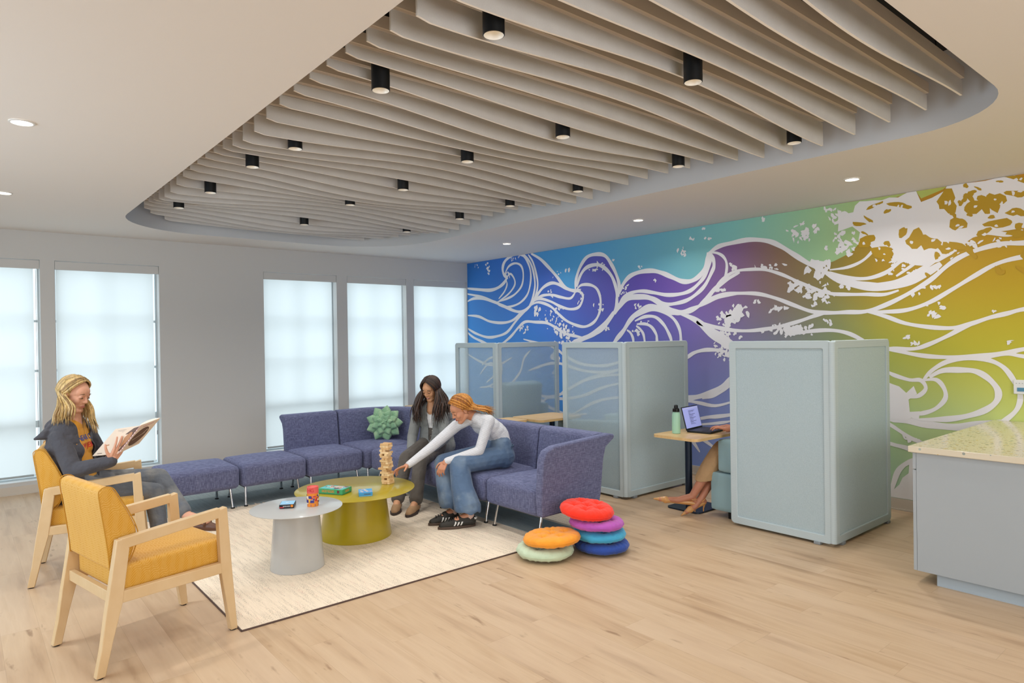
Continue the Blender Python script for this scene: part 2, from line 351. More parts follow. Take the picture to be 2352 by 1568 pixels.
MURAL_LINES=[(0.042,[(0.01,2.46),(-0.31,2.42),(-0.62,2.39),(-0.83,2.42),(-0.98,2.49),(-1.03,2.56),(-0.97,2.61),(-0.94,2.7),(-0.98,2.8),(-1.13,2.88),(-1.25,2.89)]),(0.028,[(-1.25,2.89),(-1.44,2.85),(-1.55,2.72),(-1.6,2.57),(-1.58,2.4),(-1.5,2.25),(-1.31,2.14),(-1.03,2.1),(-0.82,2.14)]),(0.028,[(-0.97,2.58),(-1.08,2.72),(-1.24,2.76),(-1.38,2.71),(-1.43,2.58),(-1.39,2.41),(-1.23,2.29),(-1.03,2.23),(-0.78,2.19)]),(0.026,[(-1.0,2.52),(-1.12,2.61),(-1.22,2.52),(-1.22,2.42),(-1.07,2.3),(-0.83,2.2)]),(0.026,[(-1.03,2.51),(-1.04,2.44),(-0.97,2.34),(-0.83,2.24)]),(0.03,[(-0.94,2.62),(-0.98,2.78),(-1.13,2.88),(-1.37,2.9),(-1.48,2.84),(-1.59,2.74),(-1.66,2.59),(-1.69,2.39),(-1.63,2.2),(-1.54,2.08)]),(0.03,[(-1.55,2.86),(-1.65,2.74),(-1.72,2.56),(-1.75,2.39),(-1.69,2.22),(-1.58,2.12)]),(0.04,[(-1.61,2.87),(-1.81,2.77),(-1.99,2.63),(-2.16,2.48),(-2.32,2.32),(-2.5,2.26),(-2.61,2.27)]),(0.038,[(0.02,2.37),(-0.31,2.31),(-0.61,2.23),(-0.95,2.12),(-1.23,2.03),(-1.42,2.02),(-1.58,2.1),(-1.73,2.24),(-1.87,2.35),(-2.05,2.4),(-2.22,2.36),(-2.35,2.3),(-2.48,2.25)]),(0.035,[(0.04,2.23),(-0.17,2.28),(-0.44,2.26),(-0.74,2.19),(-1.03,2.1)]),(0.034,[(0.03,2.01),(-0.3,1.98),(-0.6,1.89),(-0.94,1.86),(-1.19,1.9),(-1.36,2.01)]),(0.034,[(0.03,1.8),(-0.2,1.71),(-0.51,1.64),(-0.77,1.65),(-1.02,1.71),(-1.22,1.86),(-1.38,1.98),(-1.57,2.08)]),(0.035,[(0.03,1.73),(-0.15,1.64),(-0.38,1.57),(-0.68,1.48)]),(0.034,[(-0.72,1.45),(-0.98,1.57),(-1.14,1.66),(-1.3,1.78),(-1.46,1.86),(-1.68,1.85),(-1.93,1.83),(-2.14,1.75),(-2.31,1.67),(-2.47,1.64),(-2.66,1.61)]),(0.032,[(-1.58,2.1),(-1.76,2.14),(-2.01,2.07),(-2.18,1.95),(-2.34,1.85),(-2.54,1.78),(-2.7,1.76),(-2.85,1.81),(-2.94,1.9),(-2.98,2.01),(-2.98,2.14),(-2.92,2.26),(-2.8,2.32),(-2.64,2.33),(-2.55,2.28)]),(0.031,[(-1.58,2.12),(-1.76,2.19),(-2.01,2.14),(-2.21,2.06),(-2.41,2.01),(-2.58,2.03),(-2.66,2.14),(-2.64,2.22),(-2.55,2.25)]),(0.031,[(-1.65,2.17),(-1.84,2.23),(-2.05,2.23),(-2.22,2.19),(-2.42,2.16),(-2.52,2.24)]),(0.04,[(-2.52,2.27),(-2.54,2.42),(-2.62,2.58),(-2.75,2.7),(-2.93,2.72),(-3.08,2.68),(-3.19,2.55),(-3.27,2.41),(-3.31,2.28),(-3.3,2.13)]),(0.04,[(-2.55,2.31),(-2.62,2.46),(-2.74,2.56),(-2.93,2.58),(-3.07,2.52),(-3.19,2.4),(-3.26,2.24),(-3.27,2.11),(-3.24,1.96),(-3.09,1.79),(-2.94,1.68),(-2.72,1.62),(-2.47,1.57)]),(0.044,[(-3.31,2.17),(-3.38,2.29),(-3.49,2.38),(-3.65,2.42),(-3.84,2.42),(-3.99,2.38),(-4.13,2.32),(-4.27,2.26),(-4.39,2.25),(-4.5,2.29),(-4.59,2.38),(-4.63,2.49),(-4.63,2.56)]),(0.036,[(-3.31,2.04),(-3.38,2.12),(-3.52,2.17),(-3.68,2.18),(-3.86,2.15),(-4.06,2.11),(-4.25,2.11),(-4.39,2.14),(-4.5,2.21),(-4.59,2.3),(-4.66,2.45),(-4.66,2.56)]),(0.036,[(-3.29,2.0),(-3.41,2.1),(-3.6,2.13),(-3.75,2.11),(-3.91,2.05),(-4.03,2.0),(-4.17,2.0),(-4.34,2.03),(-4.48,2.1),(-4.59,2.19),(-4.68,2.33),(-4.71,2.4),(-4.7,2.48),(-4.66,2.56)]),(0.053,[(-3.23,1.91),(-3.32,2.02),(-3.46,2.1),(-3.65,2.11),(-3.83,2.08),(-3.98,2.0),(-4.12,1.92),(-4.24,1.89),(-4.38,1.91),(-4.52,1.96)]),(0.026,[(-4.52,1.96),(-4.61,2.05),(-4.7,2.14),(-4.81,2.21),(-4.86,2.3),(-4.87,2.41),(-4.83,2.49),(-4.75,2.54),(-4.64,2.56)]),(0.041,[(-4.5,1.95),(-4.65,2.01),(-4.82,2.06),(-5.03,2.07)]),(0.034,[(-4.52,1.98),(-4.68,2.1),(-4.83,2.21),(-4.93,2.26),(-5.03,2.3)]),(0.058,[(-3.21,1.94),(-3.06,1.79),(-2.85,1.66),(-2.6,1.58),(-2.34,1.5)]),(0.05,[(-3.17,1.5),(-3.26,1.59),(-3.37,1.69),(-3.48,1.82),(-3.62,1.92),(-3.78,1.98),(-3.95,1.96),(-4.12,1.9),(-4.27,1.88)]),(0.032,[(-3.48,1.82),(-3.65,1.9),(-3.83,1.94),(-4.0,1.91),(-4.15,1.82),(-4.23,1.7),(-4.25,1.57),(-4.24,1.46)]),(0.033,[(-3.56,1.81),(-3.72,1.86),(-3.88,1.85),(-4.0,1.76),(-4.07,1.66),(-4.11,1.57),(-4.12,1.46)]),(0.031,[(-3.59,1.77),(-3.72,1.77),(-3.82,1.73),(-3.89,1.64),(-3.9,1.57),(-3.91,1.46)]),(0.029,[(-3.58,1.75),(-3.64,1.71),(-3.69,1.65),(-3.71,1.57),(-3.72,1.46)]),(0.03,[(-3.43,1.7),(-3.49,1.66),(-3.53,1.58),(-3.53,1.46)]),(0.053,[(-4.22,1.89),(-4.43,1.81),(-4.6,1.71),(-4.75,1.63),(-4.9,1.54),(-5.02,1.46)]),(0.038,[(-4.34,1.87),(-4.49,1.77),(-4.67,1.72),(-4.86,1.68),(-5.02,1.66)]),(0.033,[(-1.41,1.6),(-1.78,1.53),(-2.0,1.5),(-2.17,1.43),(-2.3,1.36),(-2.62,1.25),(-3.08,1.24),(-3.39,1.33)]),(0.033,[(-1.52,1.13),(-1.78,1.2),(-1.96,1.24),(-2.16,1.25),(-2.3,1.23),(-2.65,1.16),(-3.08,1.15),(-3.42,1.23)]),(0.037,[(-1.4,0.82),(-1.77,0.77),(-1.98,0.76),(-2.19,0.81),(-2.29,0.86),(-2.65,1.02),(-2.96,1.1),(-3.39,1.13)]),(0.038,[(-1.47,0.78),(-1.77,0.72),(-1.91,0.63),(-2.12,0.57),(-2.28,0.54),(-2.7,0.57)]),(0.032,[(-1.69,0.62),(-1.98,0.76),(-2.25,0.75),(-2.65,0.82),(-3.01,0.95),(-3.39,1.03)]),(0.033,[(-1.76,0.52),(-1.97,0.44),(-2.18,0.37),(-2.44,0.32)]),(0.031,[(-2.45,0.55),(-2.77,0.71),(-3.07,0.8),(-3.38,0.84)]),(0.032,[(0.04,1.37),(-0.37,1.23),(-0.76,1.19),(-1.13,1.32)]),(0.029,[(-0.37,1.18),(-0.55,1.29),(-0.76,1.32),(-0.88,1.19),(-0.84,1.01),(-0.58,0.86),(-0.31,0.82)]),(0.029,[(-0.32,1.04),(-0.54,1.21),(-0.72,1.19),(-0.71,1.05),(-0.49,0.91)]),(0.031,[(-0.58,0.84),(-1.0,0.86),(-1.32,1.1),(-1.41,1.3),(-1.56,1.43)]),(0.035,[(-4.14,1.26),(-4.33,1.36),(-4.44,1.42),(-4.58,1.45),(-4.73,1.45),(-4.86,1.43)]),(0.049,[(-4.13,0.84),(-4.32,0.88),(-4.48,0.91),(-4.66,0.97),(-4.81,1.05),(-4.92,1.14),(-5.06,1.23)]),(0.028,[(-4.53,0.89),(-4.68,0.93),(-4.81,1.0),(-4.92,1.08)]),(0.031,[(-4.13,0.82),(-4.32,0.85),(-4.48,0.84),(-4.7,0.82),(-4.92,0.88)]),(0.034,[(-4.36,0.62),(-4.59,0.68),(-4.72,0.7),(-4.92,0.74),(-5.09,0.8)]),(0.026,[(-4.36,0.57),(-4.63,0.61),(-4.8,0.64),(-4.92,0.67)]),(0.038,[(-4.32,0.6),(-4.43,0.49),(-4.58,0.4),(-4.71,0.33)]),(0.035,[(-4.31,0.44),(-4.4,0.38),(-4.49,0.27)]),(0.04,[(-4.63,2.54),(-4.77,2.61),(-4.94,2.63),(-5.15,2.64),(-5.36,2.6),(-5.5,2.53),(-5.64,2.43),(-5.78,2.33),(-5.91,2.25)]),(0.027,[(-4.47,1.94),(-4.65,2.06),(-4.79,2.22),(-4.96,2.31),(-5.15,2.32),(-5.33,2.3),(-5.5,2.24),(-5.66,2.16),(-5.82,2.08),(-6.0,2.01),(-6.17,1.99),(-6.35,1.98),(-6.5,1.97),(-6.62,2.0)]),(0.032,[(-4.47,1.94),(-4.62,2.02),(-4.82,2.07),(-5.04,2.07),(-5.25,2.05),(-5.45,1.99),(-5.64,1.91),(-5.82,1.84),(-6.0,1.82),(-6.16,1.82),(-6.33,1.82),(-6.5,1.87),(-6.69,1.96),(-6.87,2.07),(-7.01,2.19),(-7.12,2.26),(-7.27,2.31),(-7.41,2.33),(-7.54,2.32),(-7.79,2.31)]),(0.031,[(-4.47,1.78),(-4.7,1.71),(-4.92,1.67),(-5.14,1.66),(-5.37,1.68),(-5.54,1.71),(-5.7,1.75),(-5.86,1.8),(-6.0,1.83)]),(0.045,[(-4.47,1.78),(-4.64,1.63),(-4.81,1.53),(-5.03,1.4)]),(0.023,[(-6.0,2.24),(-6.17,2.25),(-6.31,2.3),(-6.41,2.39),(-6.47,2.46)]),(0.029,[(-6.0,2.22),(-6.17,2.15),(-6.35,2.13),(-6.51,2.17),(-6.62,2.25),(-6.69,2.32),(-6.79,2.41)]),(0.036,[(-6.0,2.2),(-6.21,2.1),(-6.41,2.06),(-6.56,2.07),(-6.71,2.12),(-6.85,2.2),(-6.96,2.29),(-7.04,2.4),(-7.13,2.54)]),(0.061,[(-5.96,2.22),(-6.13,2.12),(-6.33,2.06),(-6.52,2.04),(-6.71,2.08),(-6.85,2.14),(-6.96,2.21)]),(0.028,[(-6.6,2.13),(-6.75,2.23),(-6.84,2.32),(-6.93,2.43)]),(0.029,[(-6.33,1.82),(-6.5,1.81),(-6.69,1.82),(-6.87,1.88),(-7.04,1.98),(-7.2,2.08),(-7.36,2.17),(-7.54,2.21),(-7.79,2.22)]),(0.029,[(-6.33,1.82),(-6.5,1.77),(-6.67,1.7),(-6.87,1.66),(-7.04,1.65),(-7.17,1.68),(-7.31,1.73),(-7.43,1.76),(-7.54,1.79),(-7.78,1.82)]),(0.029,[(-6.44,1.46),(-6.57,1.47),(-6.74,1.47),(-6.86,1.51),(-7.0,1.58),(-7.12,1.65),(-7.26,1.71)]),(0.03,[(-6.44,1.49),(-6.57,1.46),(-6.74,1.42),(-6.91,1.4),(-7.12,1.4),(-7.29,1.42),(-7.43,1.44),(-7.54,1.47),(-7.78,1.51)]),(0.025,[(-7.27,1.39),(-7.41,1.43),(-7.54,1.41),(-7.78,1.38)]),(0.03,[(-6.81,1.19),(-6.88,1.28),(-7.0,1.36),(-7.15,1.39),(-7.29,1.38),(-7.4,1.32),(-7.47,1.21),(-7.51,1.1),(-7.49,0.99),(-7.42,0.9),(-7.32,0.82)]),(0.038,[(-6.86,1.22),(-6.96,1.28),(-7.1,1.29),(-7.21,1.28),(-7.3,1.22),(-7.36,1.13),(-7.35,1.04),(-7.27,0.96),(-7.14,0.9),(-6.98,0.86),(-6.77,0.84)]),(0.029,[(-6.81,1.19),(-6.91,1.2),(-6.97,1.13),(-6.98,1.04),(-6.91,0.95),(-6.81,0.9),(-6.7,0.88)]),(0.028,[(-6.5,1.27),(-6.57,1.23),(-6.7,1.19),(-6.79,1.19),(-6.83,1.12),(-6.77,1.05),(-6.68,1.03)]),(0.051,[(-6.49,0.84),(-6.57,0.83),(-6.7,0.82),(-6.87,0.8),(-7.08,0.8),(-7.24,0.84),(-7.42,0.88)]),(0.028,[(-6.49,0.8),(-6.57,0.75),(-6.7,0.67),(-6.8,0.63),(-6.94,0.55)]),(0.032,[(-6.49,0.61),(-6.57,0.59),(-6.68,0.57),(-6.8,0.51)]),(0.036,[(-6.52,0.09),(-6.55,0.21),(-6.6,0.36),(-6.69,0.45),(-6.84,0.52)]),(0.03,[(-5.61,1.61),(-5.77,1.64),(-5.99,1.65),(-6.16,1.62),(-6.3,1.55),(-6.4,1.48)]),(0.033,[(-7.12,2.39),(-7.28,2.44),(-7.44,2.4),(-7.54,2.42)]),(0.03,[(-6.89,2.22),(-7.04,2.41),(-7.14,2.57),(-7.19,2.68)]),(0.024,[(-6.69,2.24),(-6.8,2.33),(-6.87,2.46)])]
SKY=[(-1.61,2.87),(-1.7,2.84),(-1.81,2.77),(-1.9,2.7),(-1.99,2.63),(-2.07,2.56),(-2.16,2.48),(-2.24,2.39),(-2.32,2.32),(-2.42,2.28),(-2.5,2.26),(-2.52,2.38),(-2.62,2.58),(-2.75,2.7),(-2.93,2.72),(-3.08,2.68),(-3.19,2.55),(-3.27,2.41),(-3.31,2.28),(-3.31,2.17),(-3.38,2.29),(-3.49,2.38),(-3.65,2.42),(-3.84,2.42),(-3.99,2.38),(-4.13,2.32),(-4.27,2.26),(-4.39,2.25),(-4.5,2.29),(-4.59,2.38),(-4.63,2.49),(-4.63,2.56),(-4.63,2.54),(-4.77,2.61),(-4.94,2.63),(-5.15,2.64),(-5.36,2.6),(-5.5,2.53),(-5.64,2.43),(-5.78,2.33),(-5.91,2.29),(-6.04,2.32),(-6.21,2.39),(-6.3,2.49),(-6.28,2.59),(-6.18,2.71),(-6.42,2.82),(-6.77,2.87),(-6.81,2.8),(-6.98,2.85),(-7.01,2.87)]
FOAM=[[(-6.29,2.87),(-6.42,2.87),(-6.55,2.87),(-6.77,2.87),(-6.81,2.8),(-6.89,2.8),(-6.98,2.86),(-7.01,2.87),(-7.29,2.87),(-7.55,2.87),(-7.86,2.87),(-7.86,2.38),(-7.54,2.41),(-7.44,2.42),(-7.33,2.4),(-7.22,2.39),(-7.12,2.37),(-7.04,2.29),(-6.94,2.25),(-6.87,2.24),(-6.75,2.23),(-6.68,2.24),(-6.6,2.29),(-6.57,2.37),(-6.49,2.42),(-6.41,2.41),(-6.35,2.47),(-6.29,2.44),(-6.29,2.57),(-6.22,2.62),(-6.11,2.62),(-6.06,2.69),(-6.09,2.77),(-6.22,2.79),(-6.28,2.82)],[(-6.48,1.19),(-6.63,1.14),(-6.66,1.1),(-6.75,1.14),(-6.77,1.04),(-6.66,1.0),(-6.7,0.9),(-6.81,0.9),(-6.77,0.82),(-6.47,0.84)],[(-6.5,0.04),(-6.54,0.19),(-6.62,0.31),(-6.7,0.42),(-6.94,0.49),(-6.94,0.04),(-6.5,0.04)]]
GOLD=[(-6.35,2.48,0.094,0.063),(-6.47,2.37,0.123,0.062),(-6.76,2.45,0.089,0.099),(-6.87,2.4,0.102,0.078),(-7.01,2.74,0.103,0.1),(-7.23,2.67,0.126,0.074),(-7.36,2.68,0.104,0.064),(-7.5,2.72,0.094,0.036),(-6.64,2.77,0.106,0.032),(-7.38,2.5,0.109,0.04),(-7.5,2.57,0.081,0.039),(-7.09,2.54,0.071,0.072),(-7.27,2.44,0.061,0.037),(-6.42,2.8,0.093,0.019),(-7.01,2.34,0.052,0.058),(-7.51,2.84,0.091,0.025),(-7.19,2.78,0.042,0.026),(-7.51,2.4,0.107,0.032),(-6.28,2.65,0.088,0.019),(-6.53,2.33,0.073,0.053),(-7.15,2.85,0.023,0.023),(-7.24,2.81,0.039,0.011),(-7.39,2.84,0.027,0.011),(-6.66,2.52,0.042,0.06),(-7.33,2.56,0.039,0.015),(-6.53,2.73,0.043,0.02),(-7.11,2.71,0.023,0.026),(-7.18,2.61,0.034,0.026),(-7.67,2.7,0.105,0.052),(-7.67,2.49,0.105,0.052)]
SPLASH=[(-1.72,2.0,0.083,0.086,6,0.039),(-2.27,1.67,0.222,0.188,40,0.033),(-2.0,1.86,0.259,0.168,26,0.019),(-2.11,2.02,0.193,0.048,10,0.021),(-2.03,2.29,0.065,0.096,8,0.022),(-0.56,2.74,0.072,0.107,8,0.024),(-1.08,2.59,0.104,0.052,6,0.021),(-1.25,2.83,0.137,0.038,8,0.015),(-2.39,2.57,0.063,0.035,4,0.019),(-2.89,2.51,0.15,0.045,10,0.016),(-3.02,2.59,0.119,0.026,5,0.015),(-2.61,2.17,0.062,0.137,10,0.016),(-2.95,2.04,0.09,0.133,10,0.018),(-3.38,2.23,0.086,0.085,12,0.017),(-3.59,2.0,0.085,0.042,7,0.019),(-3.86,2.29,0.069,0.025,4,0.018),(-3.68,2.48,0.056,0.025,3,0.019),(-4.28,2.6,0.079,0.059,8,0.018),(-4.42,2.74,0.039,0.039,4,0.019),(-4.62,2.72,0.077,0.015,5,0.017),(-4.58,2.83,0.026,0.015,2,0.015),(-3.22,2.61,0.029,0.032,2,0.017),(-4.9,1.8,0.162,0.101,26,0.041),(-4.78,1.65,0.151,0.112,24,0.022),(-4.84,1.43,0.15,0.111,24,0.028),(-4.95,2.37,0.074,0.046,5,0.026),(-4.8,2.12,0.126,0.037,8,0.022),(-3.09,1.7,0.059,0.055,7,0.018),(-2.1,1.34,0.129,0.06,8,0.029),(-2.06,1.11,0.032,0.024,2,0.022),(-2.14,0.84,0.064,0.024,3,0.021),(-3.59,1.69,0.071,0.052,6,0.021),(-0.27,2.82,0.111,0.055,5,0.011),(-2.22,2.54,0.191,0.094,5,0.012),(-1.45,1.75,0.169,0.075,12,0.018),(-3.77,1.79,0.139,0.025,6,0.012),(-5.91,2.27,0.134,0.088,14,0.044),(-5.88,2.01,0.179,0.121,30,0.035),(-5.62,2.1,0.123,0.057,12,0.032),(-4.98,1.85,0.165,0.098,18,0.044),(-5.44,1.89,0.125,0.035,8,0.023),(-5.74,2.64,0.182,0.101,22,0.034),(-6.11,2.72,0.116,0.086,16,0.034),(-6.09,2.51,0.174,0.108,14,0.022),(-5.4,2.33,0.22,0.035,10,0.019),(-5.61,1.66,0.338,0.068,40,0.034),(-4.89,1.52,0.199,0.148,22,0.032),(-6.11,2.07,0.145,0.032,9,0.019),(-5.97,1.72,0.059,0.044,4,0.02),(-5.22,1.95,0.032,0.036,3,0.019),(-6.9,1.81,0.079,0.078,9,0.021),(-6.76,1.96,0.053,0.024,5,0.018),(-6.89,2.02,0.105,0.016,7,0.016),(-6.7,1.58,0.04,0.024,4,0.018),(-6.76,1.52,0.067,0.01,4,0.016),(-7.44,1.53,0.02,0.014,2,0.016),(-6.73,0.66,0.081,0.02,6,0.018),(-6.78,2.31,0.32,0.119,30,0.026),(-6.56,2.27,0.165,0.122,16,0.018),(-6.21,2.45,0.143,0.085,12,0.03),(-7.19,2.34,0.303,0.056,24,0.021),(-6.76,2.15,0.214,0.05,14,0.018),(-6.01,2.84,0.088,0.026,5,0.02),(-5.31,2.83,0.032,0.019,2,0.021),(-7.34,1.78,0.015,0.009,2,0.013),(-5.85,0.86,0.03,0.022,1,0.009)]
# ------------------------------------------------------------------ mural
def srgbmix(a,b,t): return tuple(x+(y-x)*t for x,y in zip(a,b))
BODY=[ # position along the wall (y), colours from top to bottom (z 2.87, 2.1, 1.5, .9, .1)
 (0,  ['2f74c0','3a86cf','3f93da','3f93da','3f93da']),
 (-1.6,['3f6fc4','3f74c6','3f86d6','4596de','4a9ade']),
 (-2.6,['5a62b8','5560b6','4c72c4','4a90d8','4a95da']),
 (-3.6,['664fa8','6353ad','6068b8','6a78c0','6a86c8']),
 (-4.4,['74509c','765aa2','7c72b0','8088c0','7e92c8']),
 (-5.0,['7d5680','80648e','7f7aa4','848fc0','8aa0ca']),
 (-5.5,['8a6850','88725f','7f8390','8496a8','90a8b8']),
 (-6.0,['8f7834','8a8048','859474','92aa94','98b4aa']),
 (-6.5,['a87f0e','a8891a','a6a84a','a9c08c','a4c2ac']),
 (-7.2,['b8860a','b49412','b6ae34','bccb84','b0cdb0']),
 (-8.2,['c08a08','ba9c10','bcb42c','c4ca60','bcd0a0']),
 (-11.9,['c08a08','ba9c10','bcb42c','c4ca60','bcd0a0'])]
def vivid(c,k=1.06,g=1.05):
    mx=max(c[:3]); return tuple(min(1,max(0,(mx+(x-mx)*k)*g)) for x in c[:3])
ZR=[2.87,2.1,1.5,.9,.1]
def bodycol(y,z):
    for (ya,ca),(yb,cb) in zip(BODY,BODY[1:]):
        if yb<=y<=ya or (ya,ca)==BODY[-2]:
            t=min(1,max(0,(ya-y)/(ya-yb)))
            for i in range(4):
                if z>=ZR[i+1] or i==3:
                    s=min(1,max(0,(ZR[i]-z)/(ZR[i]-ZR[i+1])))
                    f=lambda c:[int(c[k:k+2],16)/255 for k in (0,2,4)]
                    q=srgbmix(srgbmix(f(ca[i]),f(ca[i+1]),s),srgbmix(f(cb[i]),f(cb[i+1]),s),t)
                    return rgb([c*255 for c in vivid(q)])
t=NT('mural_print'); a=t.add('ShaderNodeVertexColor',layer_name='ink'); t.base(a.outputs[0]); t.b.inputs['Roughness'].default_value=.55; M_ink=t.m
M_mw=mat('mural_white','eceaee',.55)
t=NT('mural_sky'); v=t.coord('Object'); sp=t.add('ShaderNodeSeparateXYZ'); t.L.new(v,sp.inputs[0])
f=t.math('DIVIDE',sp.outputs[1],-8)
SKYC=[(.1,'3585cc'),(.33,'4a98cc'),(.5,'68a8bc'),(.62,'7cb8b4'),(.74,'98bd90'),(.85,'a8b45c'),(.93,'a8a438')]
t.base(t.ramp(f,[(p,rgb([255*q for q in vivid([int(c[i:i+2],16)/255 for i in (0,2,4)],1.0,1.08)])) for p,c in SKYC])); t.b.inputs['Roughness'].default_value=.55; M_sky=t.m
M_gold=mat('mural_gold','b8920a',.55)
mur=MB(); X0=-.003
ny,nz=96,24; vs=[(X0,-11.9*i/ny,.106+(2.872-.106)*j/nz) for i in range(ny+1) for j in range(nz+1)]
mur.add(vs,[(i*(nz+1)+j,i*(nz+1)+j+1,(i+1)*(nz+1)+j+1,(i+1)*(nz+1)+j) for i in range(ny) for j in range(nz)],0)
nbase=len(vs)
sp=[Vector((y,z,0)) for y,z in SKY]
mur.add([(X0-.001,p.x,p.y) for p in sp],[tuple(q) for q in tessellate_polygon([sp])],1)
def clampw(y,z): return (min(-.001,y),max(.11,min(2.871,z)))
lay=[0]
def ribbon(w,pts):
    lay[0]+=1; x=X0-.002-(lay[0]%12)*.00012
    P=spline([(y,z,0) for y,z in pts],5); vs=[]; n=len(P)
    for i,p in enumerate(P):
        t_=(P[min(i+1,n-1)]-P[max(i-1,0)]).normalized(); nrm=Vector((-t_.y,t_.x,0))
        e=min(1,.45+min(i,n-1-i)*.12); ww=w*.5*e*(1+.12*math.sin(i*.7+lay[0]))
        for s in (1,-1):
            q=p+nrm*ww*s; vs.append((x,*clampw(q.x,q.y)))
    mur.add(vs,[(2*i,2*i+1,2*i+3,2*i+2) for i in range(n-1)],2)
for wd,pts in MURAL_LINES: ribbon(wd*1.22,pts)
def blob(y,z,ry,rz,mi,x,r,n=11,jag=.35,rot=0):
    lay[0]+=1; x=x-(lay[0]%37)*.000008
    ph=[r.uniform(0,6.28) for _ in range(3)]; vs=[(x,*clampw(y,z))]
    for k in range(n):
        a=2*PI*k/n; q=1+jag*(math.sin(2*a+ph[0])*.6+math.sin(3*a+ph[1])*.5+r.uniform(-.5,.5))
        dy,dz=ry*q*math.cos(a),rz*q*math.sin(a)
        vs.append((x,*clampw(y+dy*math.cos(rot)-dz*math.sin(rot),z+dy*math.sin(rot)+dz*math.cos(rot))))
    mur.add(vs,[(0,1+k,1+(k+1)%n) for k in range(n)],mi)
for poly in FOAM:
    # scalloped edge
    P=[Vector((y,z,0)) for y,z in poly]; Q=[]; r=random.Random(5)
    for i,p in enumerate(P):
        q=P[(i+1)%len(P)]; L=(q-p).length; m=max(1,int(L/.06)); nr=Vector((-(q-p).y,(q-p).x,0)).normalized() if L>0 else Vector()
        for k in range(m):
            u=p+(q-p)*k/m; Q.append(u+nr*r.uniform(-.035,.035))
    Q=[Vector((*clampw(q.x,q.y),0)) for q in Q]
    mur.add([(X0-.0036,p.x,p.y) for p in Q],[tuple(q) for q in tessellate_polygon([Q])],2)
r=random.Random(11)
for y,z,ry,rz in GOLD: blob(y,z,ry*.8,rz*.85,3,X0-.0042,r,14,.34,r.uniform(-.6,.9))
for i in range(46):
    y=r.uniform(-9.5,-6.3); z=r.uniform(2.05,2.82)
    if z<2.3 and y>-6.7: continue
    blob(y,z,r.uniform(.02,.07),r.uniform(.012,.035),3,X0-.0041,r,9,.4,r.uniform(.2,1.2))
for i in range(26): # drops inside the gold patches
    g=r.choice(GOLD[:16]); blob(g[0]+r.uniform(-.4,.4)*g[2],g[1]+r.uniform(-.5,.5)*g[3],r.uniform(.008,.02),r.uniform(.008,.02),2,X0-.0046,r,7,.3)
for y,z,ry,rz,n_,s in SPLASH:
    for i in range(n_):
        a=r.uniform(0,2*PI); q=r.random()**.75
        k=1.25-q*.8 if n_>15 else 1
        blob(y+ry*q*math.cos(a),z+rz*q*math.sin(a),s*1.25*k*r.uniform(.45,1.15),s*.92*k*r.uniform(.45,1.2),2,X0-.0038,r,8,.42,r.uniform(0,3))
m=mur.build('wall_mural_print',[M_ink,M_sky,M_mw,M_gold],smooth=False); m.name='wave_mural'
me=m.data; ca=me.color_attributes.new('ink','FLOAT_COLOR','POINT')
for i in range(nbase): ca.data[i].color=bodycol(vs[0][0] if 0 else me.vertices[i].co.y,me.vertices[i].co.z)
tag(m,'wall-wide printed mural of white-outlined rolling waves in blue, violet, gold and green','mural')
# ------------------------------------------------------------------ ceiling baffles
t=NT('felt_baffle'); v=t.coord('Object'); n1=t.noise(v,9,5); n2=t.noise(v,160,2)
t.base(t.mix(t.math('MULTIPLY',n2,.5),t.ramp(n1,[(.3,rgb('d6d3d1')),(.7,rgb('dedcda'))]),rgb('c8c3be'))); t.b.inputs['Roughness'].default_value=.9; t.bump(n2,.15,.002); M_felt=t.m
M_edge=mat('felt_cut_edge','f0ebe4',.85); M_rail=mat('baffle_rail','d8ccbe',.7)
def xlim(y):
    def inset(x_out,sx,corner_r_top,corner_r_bot):
        d=0
        for cy,r_,top in ((RY1,corner_r_top,1),(RY0,corner_r_bot,0)):
            e=(cy-y) if top else (y-cy)
            if e<r_: d=max(d,r_-math.sqrt(max(0,r_*r_-(r_-e)**2)))
        return d
    return RX0+.16+inset(RX0,1,.95,.7)*1.05, RX1-.2-inset(RX1,-1,1.05,.62)*.9
def wave(x,y):
    s=.5+.5*math.cos(2*PI*(x+5.12)/3.05)
    g=lambda u:math.cos(2*PI*(u-.55)/2.12)  # crests
    f=lambda u:.03*(-math.cos(2*PI*(u+2.50)/2.12))-.006*math.cos(4*PI*(u+2.50)/2.12)
    return 2.962-.012*(x+5.12)+1.25*(s*f(y)+(1-s)*f(y+1.06+.1*(x+3.6)))
ORDW='first second third fourth fifth sixth seventh eighth ninth tenth eleventh twelfth thirteenth fourteenth fifteenth sixteenth seventeenth eighteenth nineteenth twentieth twenty-first twenty-second twenty-third twenty-fourth twenty-fifth twenty-sixth twenty-seventh twenty-eighth twenty-ninth thirtieth thirty-first thirty-second thirty-third thirty-fourth'.split()
